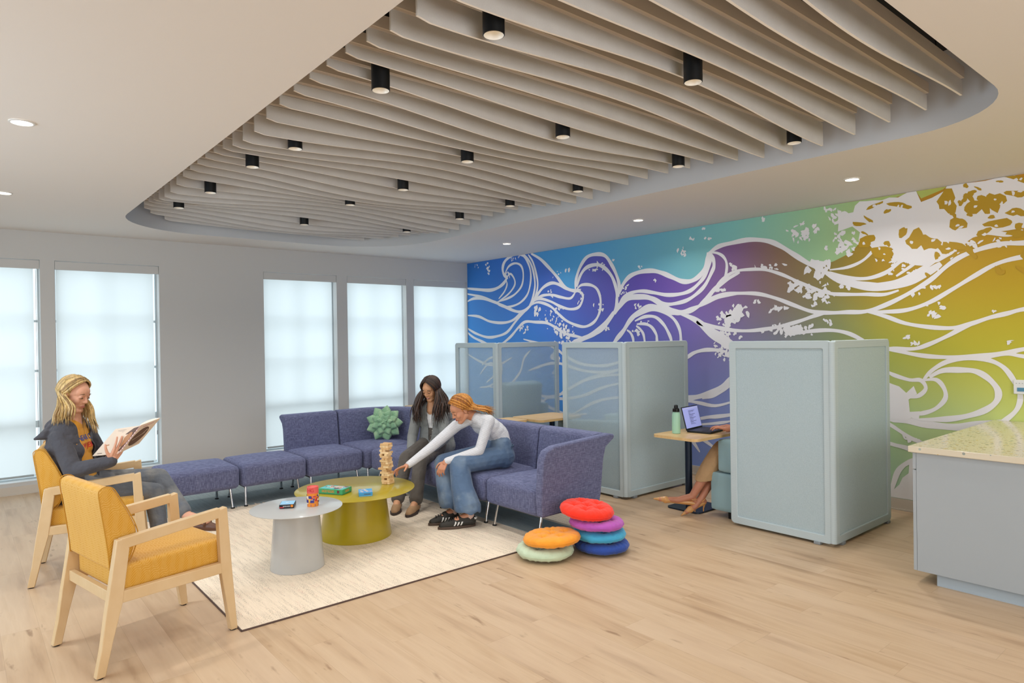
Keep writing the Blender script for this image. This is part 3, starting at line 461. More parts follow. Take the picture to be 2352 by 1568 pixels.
for k in range(-2,31):
    y=-1.39-.2117*k
    xa,xb=xlim(y)
    if xb-xa<.3: continue
    e=empty('ceiling_baffle',(0,y,0),0,None,'ceiling baffle','grey felt baffles hanging in the ceiling recess')
    nth=k+2
    e['label']='wavy grey felt ceiling baffle, %s'%('nearest of all to the window wall' if k==-2 else 'the one nearest the top edge of the photo' if k==30 else '%s one from the window wall'%ORDW[nth])
    N=48; th=.006; mb=MB(); vs=[]
    for i in range(N+1):
        x=xa+(xb-xa)*i/N; z=wave(x,y)
        if i==0: z+=.012
        for dy in (-th,th): vs+=[(x,dy,z),(x,dy,3.04)]
    fs=[];ms=[]
    for i in range(N):
        a=4*i;b=a+4; fs+=[(a,b,b+1,a+1),(a+2,a+3,b+3,b+2)]; ms+=[0,0]; fs+=[(a,a+2,b+2,b)]; ms+=[1]; fs+=[(a+1,b+1,b+3,a+3)]; ms+=[0]
    fs+=[(0,1,3,2),(4*N,4*N+2,4*N+3,4*N+1)]; ms+=[1,0]
    mb.v=vs; mb.f=fs; mb.m=ms; o=mb.build('felt_panel',[M_felt,M_edge],e,smooth=False)
    MB().box(((xa+xb)/2,.0,3.080),(xb-xa,.034,.06)).build('mounting_rail',M_rail,e,smooth=False)
    for x in (xa+.4,xb-.4): MB().tube([(x,0,3.11),(x,0,3.345)],.004,6).build('hanger_wire',M_black,e)
# cylinder lights between the baffles
M_blk=mat('black_metal','101113',.45,metal=.3); M_refl=mat('white_reflector','f2efe8',.35)
M_lamp=mat('lamp_lens','fff2dd',.4,emit='ffe9c8',es=2.2)
CYL=[(-4.811,-6.875),(-4.881,-5.929),(-4.822,-4.76),(-4.888,-4.095),(-4.885,-3.013),(-4.933,-2.119),(-3.69,-6.969),(-3.576,-5.858),(-3.714,-5.0),(-3.621,-4.038),(-3.695,-3.134),(-3.615,-1.85),(-2.236,-6.871),(-2.355,-5.917),(-2.357,-4.876),(-2.43,-4.119),(-2.425,-3.086),(-2.443,-2.069)]
def nearest_gap(y):
    k=round((-1.39-.2117/2-y)/.2117); return -1.39-.2117/2-.2117*k
cyl=None; COLN=['left','middle','right']
ORD=['nearest the camera','second from the camera','third from the camera','fourth from the camera','fifth from the camera','farthest from the camera']
for i,(x,y) in enumerate(CYL):
    y=nearest_gap(y)
    lab='black cylinder downlight among the felt baffles, %s column, %s'%(COLN[i//6],ORD[i%6])
    if cyl is None:
        cyl=empty('cylinder_downlight',(x,y,2.9),0,lab,'ceiling lamp','black cylinder downlights between the baffles')
        R=.047
        MB().lathe([(R-.004,0),(R,.002),(R,.44),(.001,.44)],seg=28,caps=False).build('housing',M_blk,cyl)
        MB().lathe([(R-.004,0),(R-.010,.012),(.030,.055),(.022,.075)],seg=28,caps=False).build('reflector',M_refl,cyl)
        MB().lathe([(.022,.074),(.001,.074)],seg=20,caps=False).build('lens',M_lamp,cyl)
    else: dup(cyl,(x,y,2.9),label=lab)
    area('downlight_beam',(x,y,2.895),(0,0,0),.06,0,4.2,(1,.965,.91),130,True)
# recessed lights
RC=[(-6.271,-4.357,'above and left of the reading woman'),(-6.256,-2.133,'at the left edge of the photo'),(-.946,-6.618,'in front of the golden part of the mural'),(-.896,-4.362,'middle one in front of the mural'),(-.945,-2.186,'farthest one in front of the blue part of the mural')]
rec=None
M_led=mat('led_lens','ffffff',.4,emit='fff6e6',es=9)
for x,y,s in RC+[(-6.27,-6.6,None),(-3.6,-9.6,None),(-.95,-8.9,None)]:
    area('recessed_beam',(x,y,H-.012),(0,0,0),.11,0,11,(1,.97,.93),150,True)
    if s is None: continue
    lab='small round recessed ceiling light, '+s
    if rec is None:
        rec=empty('recessed_light',(x,y,H),0,lab,'ceiling light','round recessed ceiling lights')
        MB().lathe([(.062,-.001),(.062,-.006),(.052,-.008),(.050,-.002)],seg=32,caps=False).build('trim_ring',M_trim,rec)
        MB().lathe([(.051,-.004),(.001,-.004)],seg=32,caps=False).build('lens',M_led,rec)
    else: dup(rec,(x,y,H),label=lab)
# ------------------------------------------------------------------ rug
t=NT('loop_rug'); v=t.coord('Object'); sp=t.add('ShaderNodeSeparateXYZ'); t.L.new(v,sp.inputs[0]); X,Y=sp.outputs[0],sp.outputs[1]
def cvec(kx,ky):
    c=t.add('ShaderNodeCombineXYZ'); t.L.new(t.math('MULTIPLY',X,kx),c.inputs[0]); t.L.new(t.math('MULTIPLY',Y,ky),c.inputs[1]); return c.outputs[0]
sl=t.noise(cvec(110,9),1.2,3); pix=t.noise(cvec(210,150),1.0,1); clump=t.noise(cvec(48,3.2),1.0,2)
spk=t.math('MULTIPLY',t.ramp(pix,[(.53,(0,0,0,1)),(.60,(1,1,1,1))]),t.ramp(clump,[(.46,(.12,.12,.12,1)),(.60,(1,1,1,1))]))
cream=t.mix(sl,rgb('ecdcc6'),rgb('f6e8d4'))
redm=t.ramp(t.noise(cvec(14,4),1.7,2),[(.6,(0,0,0,1)),(.63,(1,1,1,1))])
dark=t.mix(redm,rgb('6e6257'),rgb('a04a48'))
c=t.mix(t.math('MULTIPLY',spk,.8),cream,dark)
bandc=t.mix(sl,rgb('8fa0a4'),rgb('a9b4b5')); bandc=t.mix(t.math('MULTIPLY',spk,.7),bandc,rgb('566066'))
wob=t.math('MULTIPLY',t.math('SUBTRACT',t.noise(cvec(30,3),1,2),.5),.25)
bx=t.math('MULTIPLY',t.math('GREATER_THAN',X,-2.97),t.math('LESS_THAN',X,-2.60)); by=t.math('GREATER_THAN',t.math('ADD',Y,wob),-2.28)
c=t.mix(t.math('MULTIPLY',t.ramp(sl,[(.35,(0,0,0,1)),(.65,(1,1,1,1))]),.35),c,rgb('cdbda8')); t.base(t.mix(t.math('MAXIMUM',bx,by),c,bandc)); t.b.inputs['Roughness'].default_value=.95; t.bump(pix,.35,.004)
M_bind=mat('rug_binding','5c4a44',.9)
rg=empty('area_rug',(0,0,0),0,'large cream flecked loop rug with grey-blue bands under the sofa','rug')
MB().box((-3.86,-3.18,.005),(3.02,3.95,.010)).build('rug_pile',t.m,rg,smooth=False)
MB().box((-3.86,-5.157,.0045),(3.03,.008,.009)).box((-5.372,-3.18,.0045),(.008,3.96,.009)).build('rug_binding',M_bind,rg,smooth=False)
# ------------------------------------------------------------------ sofa
t=NT('chenille'); v=t.coord('Object'); c1=t.noise(v,26,4)
def cv(sx,sy,sz):
    mp=t.add('ShaderNodeMapping'); mp.inputs['Scale'].default_value=(sx,sy,sz); t.L.new(v,mp.inputs[0]); return mp.outputs[0]
th1=t.noise(cv(240,240,22),1,2); th2=t.noise(cv(24,24,260),1,2)
th=t.math('MULTIPLY',t.math('ADD',th1,th2),.5); lw=t.add('ShaderNodeLayerWeight'); lw.inputs[0].default_value=.35
b=t.ramp(th,[(.40,rgb('464a6a')),(.5,rgb('595d7e')),(.60,rgb('727696'))])
t.base(t.mix(t.math('MULTIPLY',c1,.25),b,rgb('606484'))); t.b.inputs['Roughness'].default_value=.85; t.b.inputs['Sheen Weight'].default_value=.35; t.b.inputs['Sheen Tint'].default_value=rgb('a9b4e0'); t.bump(th,.35,.003); M_sofa=t.m
M_chrome=mat('chrome','d8dade',.12,metal=1); M_dark=mat('dark_foot','18181a',.6)
GZ=.010
def legs(par,pts,bars):
    """chrome legs tilted a little, black cross bars"""
    for x,y,dx,dy in pts:
        MB().tube([(x,y,.20),(x+dx,y+dy,GZ+.012)],[.012,.0125],12).build('leg',M_chrome,par)
        MB().lathe([(.019,0),(.019,.008),(.012,.012)],c=(x+dx,y+dy,GZ+.001),seg=14).build('foot_pad',M_dark,par)
    for a,b in bars:
        m=MB().tube([a,b],.011,8,flat=1.6); m.build('cross_bar',M_blk,par)
def module(name,loc,rz,label,wd,dp,back=False,arm=0,backw=None,corner=False,backoff=0):
    """local: x along the seat row, y from front (0) to back (dp)"""
    e=empty(name,loc,rz,label,'sofa module' if back else 'ottoman','purple-grey sofa modules set in an L')
    g=.007; zs=.205; top=.425
    MB().soft((wd-2*g,dp,top-zs),.045,puff=.028,N=16,sidepuff=.003,M=Matrix.Translation((wd/2,dp/2,(zs+top)/2))).build('seat',M_sofa,e)
    if back:
        prof=[(0,.43),(.02,.60),(.045,.775),(.075,.80),(.17,.80),(.215,.785),(.215,.755),(.14,.70),(.115,.64),(.10,.50),(.085,.24),(.0,.24)]
        bw=backw or wd
        MB().prism([(dp-.06+a,z) for a,z in prof],g+backoff,backoff+bw-g,'x').build('backrest',M_sofa,e,bevel=.02,bseg=3,angle=1.2)
    if arm:
        x0=wd-.0 if arm>0 else -.075
        prof=[(-.02,.225),(-.03,.40),(-.01,.66),(.03,.735),(.12,.765),(dp-.06,.79),(dp+.11,.80),(dp+.17,.785),(dp+.165,.755),(dp+.06,.69),(dp+.03,.60),(dp-.01,.30),(dp-.03,.235)]
        MB().prism(prof,x0,x0+.075,'x').build('armrest',M_sofa,e,bevel=.022,bseg=3,angle=1.2)
    return e
WA=.665
mods=[('ottoman',-5.145,'backless purple-grey ottoman at the far left end of the sofa, behind the crossed knee',0),('ottoman',-4.475,'backless purple-grey ottoman second from the left, next to the seat with a backrest',0),('sofa_module',-3.806,'purple-grey armless sofa seat whose flared back ends at the window',1)]
for nm,x,lab,bk in mods:
    e=module(nm,(x,-2.37,0),0,lab,WA if nm!='sofa_module' else .636,.65,back=bool(bk))
    W=WA
    legs(e,[(.07,.10,-.01,-.035),(W-.07,.10,.01,-.035),(.07,.55,-.01,.03),(W-.07,.55,.01,.03)],[((.07,.09,.197),(.07,.56,.197)),((W-.07,.09,.197),(W-.07,.56,.197))])
# corner seat
e=empty('sofa_corner_module',(0,0,0),0,'purple-grey corner seat of the sofa, the green flower pillow in it','sofa module','purple-grey sofa modules set in an L')
MB().soft((.69,.645,.22),.045,puff=.028,N=16,M=Matrix.Translation((-2.815,-2.045,.315))).build('seat',M_sofa,e)
pa=[]; R_=.42
path=[(-3.16,-1.78)]+[(-2.87+.42*math.cos(math.radians(a)),-2.20+.42*math.sin(math.radians(a))) for a in range(90,-1,-10)]+[(-2.45,-2.37)]
prof=[(0,.43),(.02,.60),(.045,.775),(.075,.80),(.15,.803),(.19,.785),(.19,.755),(.135,.70),(.115,.64),(.10,.50),(.085,.24),(.0,.24)]
P=[Vector((*p,0)) for p in path]; mb=MB(); vs=[]; K=len(prof)
for i,p in enumerate(P):
    t_=(P[min(i+1,len(P)-1)]-P[max(i-1,0)]).normalized(); nrm=Vector((-t_.y,t_.x,0))
    for a,z in prof: q=p+nrm*a; vs.append((q.x,q.y,z))
fs=[(i*K+k,i*K+(k+1)%K,(i+1)*K+(k+1)%K,(i+1)*K+k) for i in range(len(P)-1) for k in range(K)]+[tuple(range(K))[::-1],tuple((len(P)-1)*K+k for k in range(K))]
mb.add(vs,fs).build('backrest',M_sofa,e,bevel=.02,bseg=3,angle=1.2)
legs(e,[(-3.08,-2.28,-.01,-.03),(-2.55,-1.8,.02,.02)],[((-3.08,-2.29,.197),(-2.56,-1.81,.197))])
# the arm of the L along the booths (rotated: local x runs toward the camera, local y to +x)
WB=.6875
labs=['purple-grey sofa seat under the woman in the grey cardigan','purple-grey sofa seat between the two women on the sofa','purple-grey sofa seat under the woman in the striped top','purple-grey end seat with a high closed armrest, next to the floor cushions']
for k in range(4):
    e=module('sofa_end_module' if k==3 else 'sofa_module',(-3.105,-2.378-k*WB,0),-PI/2,labs[k],WB,.655,back=True,arm=1 if k==3 else 0)
    W=WB
    legs(e,[(.07,.10,-.01,-.04),(W-.07,.10,.01,-.04),(.07,.55,-.01,.03),(W-.07,.55,.01,.03)],[((.07,.09,.197),(.07,.56,.197)),((W-.07,.09,.197),(W-.07,.56,.197))])
# ------------------------------------------------------------------ succulent pillow
t=NT('succulent_velour'); v=t.coord('Object'); n1=t.noise(v,14,4); t.base(t.ramp(n1,[(.3,rgb('6f9c7c')),(.55,rgb('8fb892')),(.75,rgb('b4cfa4'))])); t.b.inputs['Roughness'].default_value=.8; t.b.inputs['Sheen Weight'].default_value=.4; M_succ=t.m
e=empty('succulent_pillow',(-2.70,-1.985,.635),0,'green plush pillow shaped like a succulent rosette, leaning in the sofa corner','pillow')
Mp=Matrix.Rotation(math.radians(-28),4,'Z')@Matrix.Rotation(math.radians(72),4,'X')
def petal(a,rad,ln,wd,tilt,h):
    m=MB(); n=10
    T=Matrix.Rotation(a,4,'Z')@Matrix.Translation((rad,0,h))@Matrix.Rotation(-tilt,4,'Y')
    def post(p):
        u=p.x/ln+.5  # 0 base .. 1 tip
        k=.5+1.1*u if u<.6 else (1.16-(u-.6)/.4*1.05)
        p.y*=max(.10,k*.85); p.z*=.55+.6*math.sin(PI*min(1,u*.9+.1)); return p
    m.soft((ln,wd,.055),.024,N=10,M=Mp@T,post=post,puff=.01); return m
for cnt,rad,ln,wd,tl,h,ph in ((9,.140,.155,.125,.10,-.008,0),(8,.094,.13,.108,.42,.022,.35),(7,.054,.10,.078,.8,.045,.1),(4,.020,.07,.05,1.15,.06,.5)):
    for k in range(cnt): petal(2*PI*k/cnt+ph,rad,ln,wd,tl,h).build('petal',M_succ,e)
MB().ell((0,0,-.01),(.12,.12,.04),M=Mp).build('pillow_core',M_succ,e)
# ------------------------------------------------------------------ coffee tables
M_twhite=mat('powdercoat_pale_grey','b6b7b6',.26,spec=.5,coat=.2); M_tyel=mat('powdercoat_mustard','a69208',.30,spec=.5,coat=.35)
def ctable(name,x,y,h,r,rb,rt,m,lab):
    e=empty(name,(x,y,0),0,lab,'table','drum-based coffee tables')
    MB().lathe([(.001,h-.006),(r-.01,h-.006),(r,h-.003),(r,h),(r-.002,h+.001),(.001,h+.001)],seg=96,caps=False).build('tabletop',m,e,angle=.5)
    MB().lathe([(rb,GZ+.001),(rb,.02),(rt,h-.005),(rt-.01,h-.005),(rb-.01,GZ+.001)],seg=72,caps=False).build('base',m,e)
ctable('coffee_table',-4.722,-4.345,.435,.3175,.186,.155,M_twhite,'smaller round pale grey coffee table with a tapered drum base')
ctable('coffee_table',-4.055,-3.93,.396,.483,.288,.24,M_tyel,'larger round mustard-yellow coffee table with a tapered drum base')
# ------------------------------------------------------------------ armchairs
t=NT('yellow_upholstery'); v=t.coord('Object'); sp=t.add('ShaderNodeSeparateXYZ'); t.L.new(v,sp.inputs[0]); X,Y,Z_=sp.outputs
u=t.math('ADD',X,Y); vv=t.math('SUBTRACT',Z_,X)
# curves of many amplitudes that all pass through star-shaped nodes, two interleaved families
PU,RW,DL=.088,.135,.16
def fam(du,dv):
    uu=t.math('ADD',u,du); vq=t.math('DIVIDE',t.math('ADD',vv,dv),RW)
    vp=t.math('SUBTRACT',vq,t.math('ROUND',vq))
    sn_=t.math('ADD',t.math('ABSOLUTE',t.math('SINE',t.math('MULTIPLY',uu,PI/PU))),.03)
    q=t.math('DIVIDE',vp,sn_); fr_=t.math('FRACT',t.math('ADD',t.math('DIVIDE',q,DL/1.6),.5)); dd_=t.math('ABSOLUTE',t.math('SUBTRACT',fr_,.5))
    keep=t.math('LESS_THAN',t.math('ABSOLUTE',q),.95)
    return t.math('MULTIPLY',t.ramp(dd_,[(.07,(1,1,1,1)),(.16,(0,0,0,1))]),keep)
ln=t.math('MAXIMUM',fam(0,0),fam(PU/2,RW/2))
base=t.mix(t.noise(v,6,2),rgb('c98f1a'),rgb('d39d28'))
t.base(t.mix(t.math('MULTIPLY',ln,.38),base,rgb('ecc983'))); t.b.inputs['Roughness'].default_value=.6; t.b.inputs['Sheen Weight'].default_value=.15; M_yel=t.m
M_pipe=mat('yellow_piping','bd8826',.7)
t=NT('maple_wood'); v=t.coord('Object'); n1=t.noise(v,5,5); mp=t.add('ShaderNodeMapping'); mp.inputs['Scale'].default_value=(14,60,9); t.L.new(v,mp.inputs[0]); n2=t.noise(mp.outputs[0],1.4,4)
t.base(t.mix(t.math('MULTIPLY',n2,.5),t.ramp(n1,[(.3,rgb('d6b98e')),(.7,rgb('dfc6a0'))]),rgb('c8a676'))); t.b.inputs['Roughness'].default_value=.42; M_maple=t.m
def armchair(loc,rz,label):
    e=empty('armchair',loc,rz,label,'armchair','yellow armchairs with open wooden arms')
    U=lambda L:[(a-.34,b) for a,b in L]
    for s,nm in ((1,'left'),(-1,'right')):
        a,b=(.272,.312) if s>0 else (-.312,-.272)
        MB().prism(U([(-.02,.006),(.022,.006),(.062,.18),(.104,.337),(.140,.60),(.120,.654),(.082,.652),(.052,.45),(.028,.30),(.006,.14)]),a,b,'y').build('rear_leg',M_maple,e,bevel=.004)
        MB().prism(U([(.661,.006),(.700,.006),(.674,.34),(.650,.700),(.640,.702),(.597,.690),(.612,.34)]),a,b,'y').build('front_leg',M_maple,e,bevel=.004)
        MB().prism(U([(.128,.604),(.604,.648),(.610,.7015),(.10,.656),(.11,.62)]),a+.0004,b-.0004,'y').build('armrest',M_maple,e,bevel=.003)
        MB().prism(U([(.09,.338),(.62,.338),(.618,.396),(.105,.396)]),a+.003,b-.003,'y').build('side_rail',M_maple,e,bevel=.003)
        for ux in (.001,.681): MB().lathe([(.016,0),(.016,.007),(.001,.007)],c=(ux-.34,(a+b)/2,0),seg=14,caps=False).build('glide',M_dark,e)
    MB().box((.075-.34,0,.366),(.028,.55,.056)).build('rear_rail',M_maple,e,bevel=.003)
    MB().box((.632-.34,0,.366),(.028,.55,.056)).build('front_rail',M_maple,e,bevel=.003)
    c=MB().soft((.565,.540,.134),.022,puff=.022,N=18,M=Matrix.Translation((.385-.34,0,.449))@Matrix.Rotation(math.radians(-1.5),4,'Y')).build('seat_cushion',M_yel,e)
    hx,hy=.2815,.267
    def ring(z): 
        p=[(sx*hx*.985,sy*hy*.985,z) for sx,sy in ((1,1),(-1,1),(-1,-1),(1,-1),(1,1))]
        q=[]
        for A,B in zip(p,p[1:]): q+=[tuple(Vector(A).lerp(Vector(B),k/10)) for k in range(10)]
        return q+[p[-1]]
    MB().tube(ring(.045),.003,6,M=Matrix.Translation((.385-.34,0,.452))@Matrix.Rotation(math.radians(-1.5),4,'Y')).build('piping',M_pipe,c)
    pr_=[(.065,.500),(.115,.492),(.165,.54),(.196,.63),(.192,.69),(.150,.79),(.105,.875),(.085,.905),(.055,.916),(.028,.905),(.022,.87),(.045,.70),(.060,.58)]
    bk=MB().prism(U(pr_),-.262,.262,'y').build('back_cushion',M_yel,e,bevel=.012,bseg=3,angle=1.0)
    for s in (-1,1):
        pts=[(x,s*.2635,z) for x,z in spl2(U(pr_))]
        MB().tube(pts,.0028,6).build('piping',M_pipe,bk)
    return e
def spl2(L):
    L=L+[L[0]]; return [(p.x,p.y) for p in spline([(a,b,0) for a,b in L],3)]
armchair((-5.792,-4.871,0),math.radians(11.7),'empty yellow patterned armchair with a pale wooden frame, nearest the camera')
armchair((-5.824,-3.295,0),math.radians(-11),'yellow patterned wooden armchair the reading woman sits in')
# ------------------------------------------------------------------ floor cushions
def floor_cushion(loc,R,hh,color,label,tilt=(0,0),seed=0,tab=False):
    e=empty('floor_cushion',loc,0,label,'floor cushion','round tufted floor cushions in two stacks')
    e.rotation_euler=(tilt[0],tilt[1],seed*1.3)
    r=random.Random(seed); ph=[r.uniform(0,6.28) for _ in range(4)]
    na,nr=112,30; vs=[];fs=[]
    tufts=[(0.0,0.0)]+[(.5*R*math.cos(a+seed),.5*R*math.sin(a+seed)) for a in (0,2*PI/5,4*PI/5,6*PI/5,8*PI/5)]
    tufts=tufts[1:] if seed%2 else tufts
    def surf(rr,a,top):
        x,y=rr*R*math.cos(a),rr*R*math.sin(a)
        z=hh/2*(max(0,1-rr**4.5))**.42
        wr=(.0028*math.sin(17*a+ph[0]+4*math.sin(3*a+ph[1]))+.0022*math.sin(31*a+ph[1]+5*math.sin(2*a))+.0015*math.sin(53*a+ph[2]))*rr**3
        z+=wr*(1 if rr<.97 else 0)
        for tx,ty in tufts:
            dd=math.hypot(x-tx,y-ty); an=math.atan2(y-ty,x-tx)
            z-=hh*.36*math.exp(-(dd/.028)**1.2)+.004*math.exp(-(dd/.05)**2)*math.sin(7*an+ph[2])
        k=1+.006*math.sin(19*a+ph[3]+4*math.sin(2*a))*(rr>.8)+.010*math.sin(5*a+ph[2])
        return (x*k,y*k,z if top else -z*.92)
    for top in (1,0):
        for i in range(nr+1):
            rr=(i/nr)**.8
            if i==nr and not top: continue
            for k in range(na): vs.append(surf(rr,2*PI*k/na,top))
    T=lambda i,k:i*na+k%na
    Bt=lambda i,k:(nr+1)*na+i*na+k%na if i<nr else T(nr,k)
    for i in range(nr):
        for k in range(na):
            fs.append((T(i,k),T(i+1,k),T(i+1,k+1),T(i,k+1))); fs.append((Bt(i,k),Bt(i,k+1),Bt(i+1,k+1),Bt(i+1,k)))
    m=mat('cotton_'+color,color,.85,noise_amt=.06,nscale=9,bump=.25,bscale=70,sheen=.2)
    mb=MB(); mb.v=[(x,y,z+hh/2) for x,y,z in vs]; mb.f=fs; mb.m=[0]*len(fs); mb.build('cover',m,e,angle=3)
    # seam cord round the widest line and tuft buttons
    MB().tube([(R*1.004*math.cos(2*PI*k/64),R*1.004*math.sin(2*PI*k/64),hh/2) for k in range(65)],.0016,6).build('seam_cord',m,e)
    b=None
    for tx,ty in tufts: MB().ell((tx,ty,hh*.70),(.008,.008,.004)).build('tuft_button',m,e)
    if tab: MB().box((0,-R*1.0,hh/2),(.12,.006,.022)).build('side_tag',m,e,bevel=.002)
floor_cushion((-3.25,-5.36,.002),.212,.098,'c3d6ba','pale mint green round floor cushion at the bottom of the left pair',seed=1)
floor_cushion((-3.212,-5.398,.093),.212,.092,'f09c26','orange round tufted floor cushion lying on the mint green one',seed=2,tilt=(.05,.05))
floor_cushion((-2.835,-5.545,.002),.206,.092,'24489e','dark blue round floor cushion at the bottom of the right stack',seed=3)
floor_cushion((-2.85,-5.535,.086),.200,.092,'3fa6cf','turquoise round floor cushion second from the bottom of the right stack',seed=4)
floor_cushion((-2.875,-5.53,.170),.206,.088,'b455b8','purple round floor cushion under the red one',seed=5,tilt=(0,.05))
floor_cushion((-2.925,-5.475,.262),.204,.098,'f22c0c','bright red round tufted floor cushion on top of the right stack',seed=6,tilt=(.03,-.10))
# ------------------------------------------------------------------ booths
def meshfab(name,tr):
    t=NT(name); v=t.coord('Object'); nz=t.noise(v,260,2); t.base(t.ramp(nz,[(.35,rgb('b0c4cc')),(.65,rgb('c6d8df'))])); t.b.inputs['Roughness'].default_value=.8
    t.bump(nz,.10,.001); tp=t.add('ShaderNodeBsdfTransparent'); mx=t.add('ShaderNodeMixShader'); mx.inputs[0].default_value=tr
    t.L.new(t.b.outputs[0],mx.inputs[1]); t.L.new(tp.outputs[0],mx.inputs[2]); t.L.new(mx.outputs[0],t.n['Material Output'].inputs[0]); return t.m
M_mesh0=meshfab('screen_mesh_dense',.16); M_mesh1=meshfab('screen_mesh',.50); M_mesh2=meshfab('screen_mesh_back',.09); M_mesh3=meshfab('screen_mesh_sheer',.60)
t=NT('screen_border_knit'); v=t.coord('Object'); w_=t.add('ShaderNodeTexWave'); w_.bands_direction='Z'; w_.inputs['Scale'].default_value=42; t.L.new(v,w_.inputs[0]); t.base(t.mix(w_.outputs['Fac'],rgb('b4c4ca'),rgb('c2d0d5'))); t.b.inputs['Roughness'].default_value=.8; t.bump(w_.outputs['Fac'],.1,.001); M_bord=t.m
M_pvc=mat('booth_upholstery','8fb0b9',.5,bump=.08,bscale=120,sheen=.1)
M_clip=mat('grey_clip','8a9197',.5)
BH=1.565
def panel(par,name,w,h,T,m):
    """framed mesh panel in local xz plane, x 0..w, z 0..h, thickness .036"""
    g=empty(name,(0,0,0)); g.matrix_basis=T; g.parent=par
    b=.062; r=.035; th=.036
    def rr(x0,x1,z0,z1,r,n=6):
        o=[]
        for cx,cz,a0 in ((x1-r,z1-r,0),(x0+r,z1-r,90),(x0+r,z0+r,180),(x1-r,z0+r,270)):
            for k in range(n+1): a=math.radians(a0+90*k/n); o.append((cx+r*math.cos(a),cz+r*math.sin(a)))
        return o
    A=rr(0,w,0,h,r); B=rr(b,w-b,b,h-b,.012); n=len(A); mb=MB(); vs=[];
    for y,L in ((-th/2,A),(-th/2,B),(th/2,A),(th/2,B)): vs+=[(x,y,z) for x,z in L]
    fs=[]
    for i in range(n):
        j=(i+1)%n; fs+=[(i,j,n+j,n+i),(2*n+i,3*n+i,3*n+j,2*n+j),(i,2*n+i,2*n+j,j),(n+i,n+j,3*n+j,3*n+i)]
    mb.add(vs,fs).build('screen_frame',M_bord,g,bevel=.006,bseg=3,angle=.9)
    return g,MB().box((w/2,0,h/2),(w-2*b+.006,.014,h-2*b+.006)).build('screen_mesh',m,g,smooth=False)
def booth(y0,lab,m_side,m_back,i):
    """back screen in the plane y=y0, side screens toward +y; seat faces +y"""
    xL,xR=-1.505,-.47
    e=empty('lounge_booth',(0,0,0),0,lab,'booth','pale blue-grey high-screen lounge booths along the mural')
    z0=.02
    for nm,w,T,m in (('back_screen',xR-xL,Matrix.Translation((xL,y0,z0)),m_back),('side_screen',.86,Matrix.Translation((xL,y0,z0))@Matrix.Rotation(PI/2,4,'Z'),m_side)):
        g,_=panel(e,nm,w,BH-z0,T,m)
    MB().tube([(xL,y0,.03),(xL,y0,BH-.012)],.026,14).build('corner_seam',M_bord,e)
    for x,y in ((xL+.12,y0-.0),(xL,y0+.12),(xR-.06,y0)): MB().box((x,y,.012),(.05,.05,.022)).build('clip_foot',M_clip,e,bevel=.003)
    MB().soft((.87,1.02,.35),.03,N=12,M=Matrix.Translation((-.99,y0+.62,.235))).build('seat_base',M_pvc,e)
    MB().soft((.64,.62,.09),.03,puff=.015,N=12,M=Matrix.Translation((-.99,y0+.78,.44))).build('seat_cushion',M_pvc,e)
    for x in (-1.375,-.605):
        def post(p): p.z+=.03*(-p.y/.46) if p.z>0 else 0; return p
        MB().soft((.12,.94,.32),.028,N=12,post=post,M=Matrix.Translation((x,y0+.575,.572))).build('armrest',M_pvc,e)
    MB().soft((.62,.20,.62),.04,N=12,M=Matrix.Translation((-.99,y0+.20,.74))@Matrix.Rotation(math.radians(8),4,'X')).build('backrest',M_pvc,e)
    MB().box((-.99,y0+.55,.03),(.78,.85,.056)).build('plinth',M_black,e,smooth=False)
    return e
booth(-6.69,'pale blue-grey screened booth nearest the counter, with a person in a tan skirt inside',M_mesh0,M_mesh2,0)
booth(-4.655,'empty pale blue-grey screened booth in the middle, behind the end of the sofa',M_mesh1,M_mesh2,1)
booth(-2.64,'pale blue-grey screened booth farthest away beside the windows, mural showing through it',M_mesh3,M_mesh3,2)
t=NT('oak_laminate'); v=t.coord('Object',(3,26,3)); n1=t.noise(v,1.6,5); t.base(t.ramp(n1,[(.3,rgb('cda971')),(.7,rgb('dcbc88'))])); t.b.inputs['Roughness'].default_value=.35; M_lam=t.m
M_navy=mat('navy_steel','1c2c40',.35,metal=.4)
def laptop_table(x0,x1,y0,y1,px,py,lab,basex=.2):
    e=empty('laptop_table',(px,py,0),0,lab,'table','small oak laptop tables on dark posts')
    MB().box(((x0+x1)/2-px,(y0+y1)/2-py,.729),(x1-x0,y1-y0,.024)).build('tabletop',M_lam,e,bevel=0)
    o=children(e)[-1]; bmx=bmesh.new(); bmx.from_mesh(o.data)
    ed=[q for q in bmx.edges if abs(q.verts[0].co.z-q.verts[1].co.z)>.01]; bmesh.ops.bevel(bmx,geom=ed,offset=.055,segments=8,affect='EDGES',profile=.5); bmx.to_mesh(o.data); bmx.free()
    MB().lathe([(.032,.012),(.032,.717)],seg=24).build('post',M_navy,e)
    o=MB().box((basex,.02,.007),(.42,.36,.012)).build('base_plate',M_navy,e); bmx=bmesh.new(); bmx.from_mesh(o.data)
    ed=[q for q in bmx.edges if abs(q.verts[0].co.z-q.verts[1].co.z)>.005]; bmesh.ops.bevel(bmx,geom=ed,offset=.05,segments=6,affect='EDGES',profile=.5); bmx.to_mesh(o.data); bmx.free()
    return e
laptop_table(-1.81,-1.17,-5.69,-5.22,-1.37,-5.30,'oak laptop table with the laptop and green bottle on it',.12)
laptop_table(-1.84,-1.2,-3.79,-3.29,-1.36,-3.45,'empty oak laptop table seen between the far and middle booths')
laptop_table(-2.86,-2.15,-3.65,-3.22,-2.0,-3.05,'oak laptop table whose corner shows just behind the blonde hair') if False else None
laptop_table(-2.02,-1.3,-1.72,-1.27,-1.4,-1.45,'oak laptop table by the corner window, its corner left of the dark hair')
e=laptop_table(-2.20,-1.86,-3.62,-3.30,-2.02,-3.45,'small oak side table, its corner just right of the blonde hair',.0)
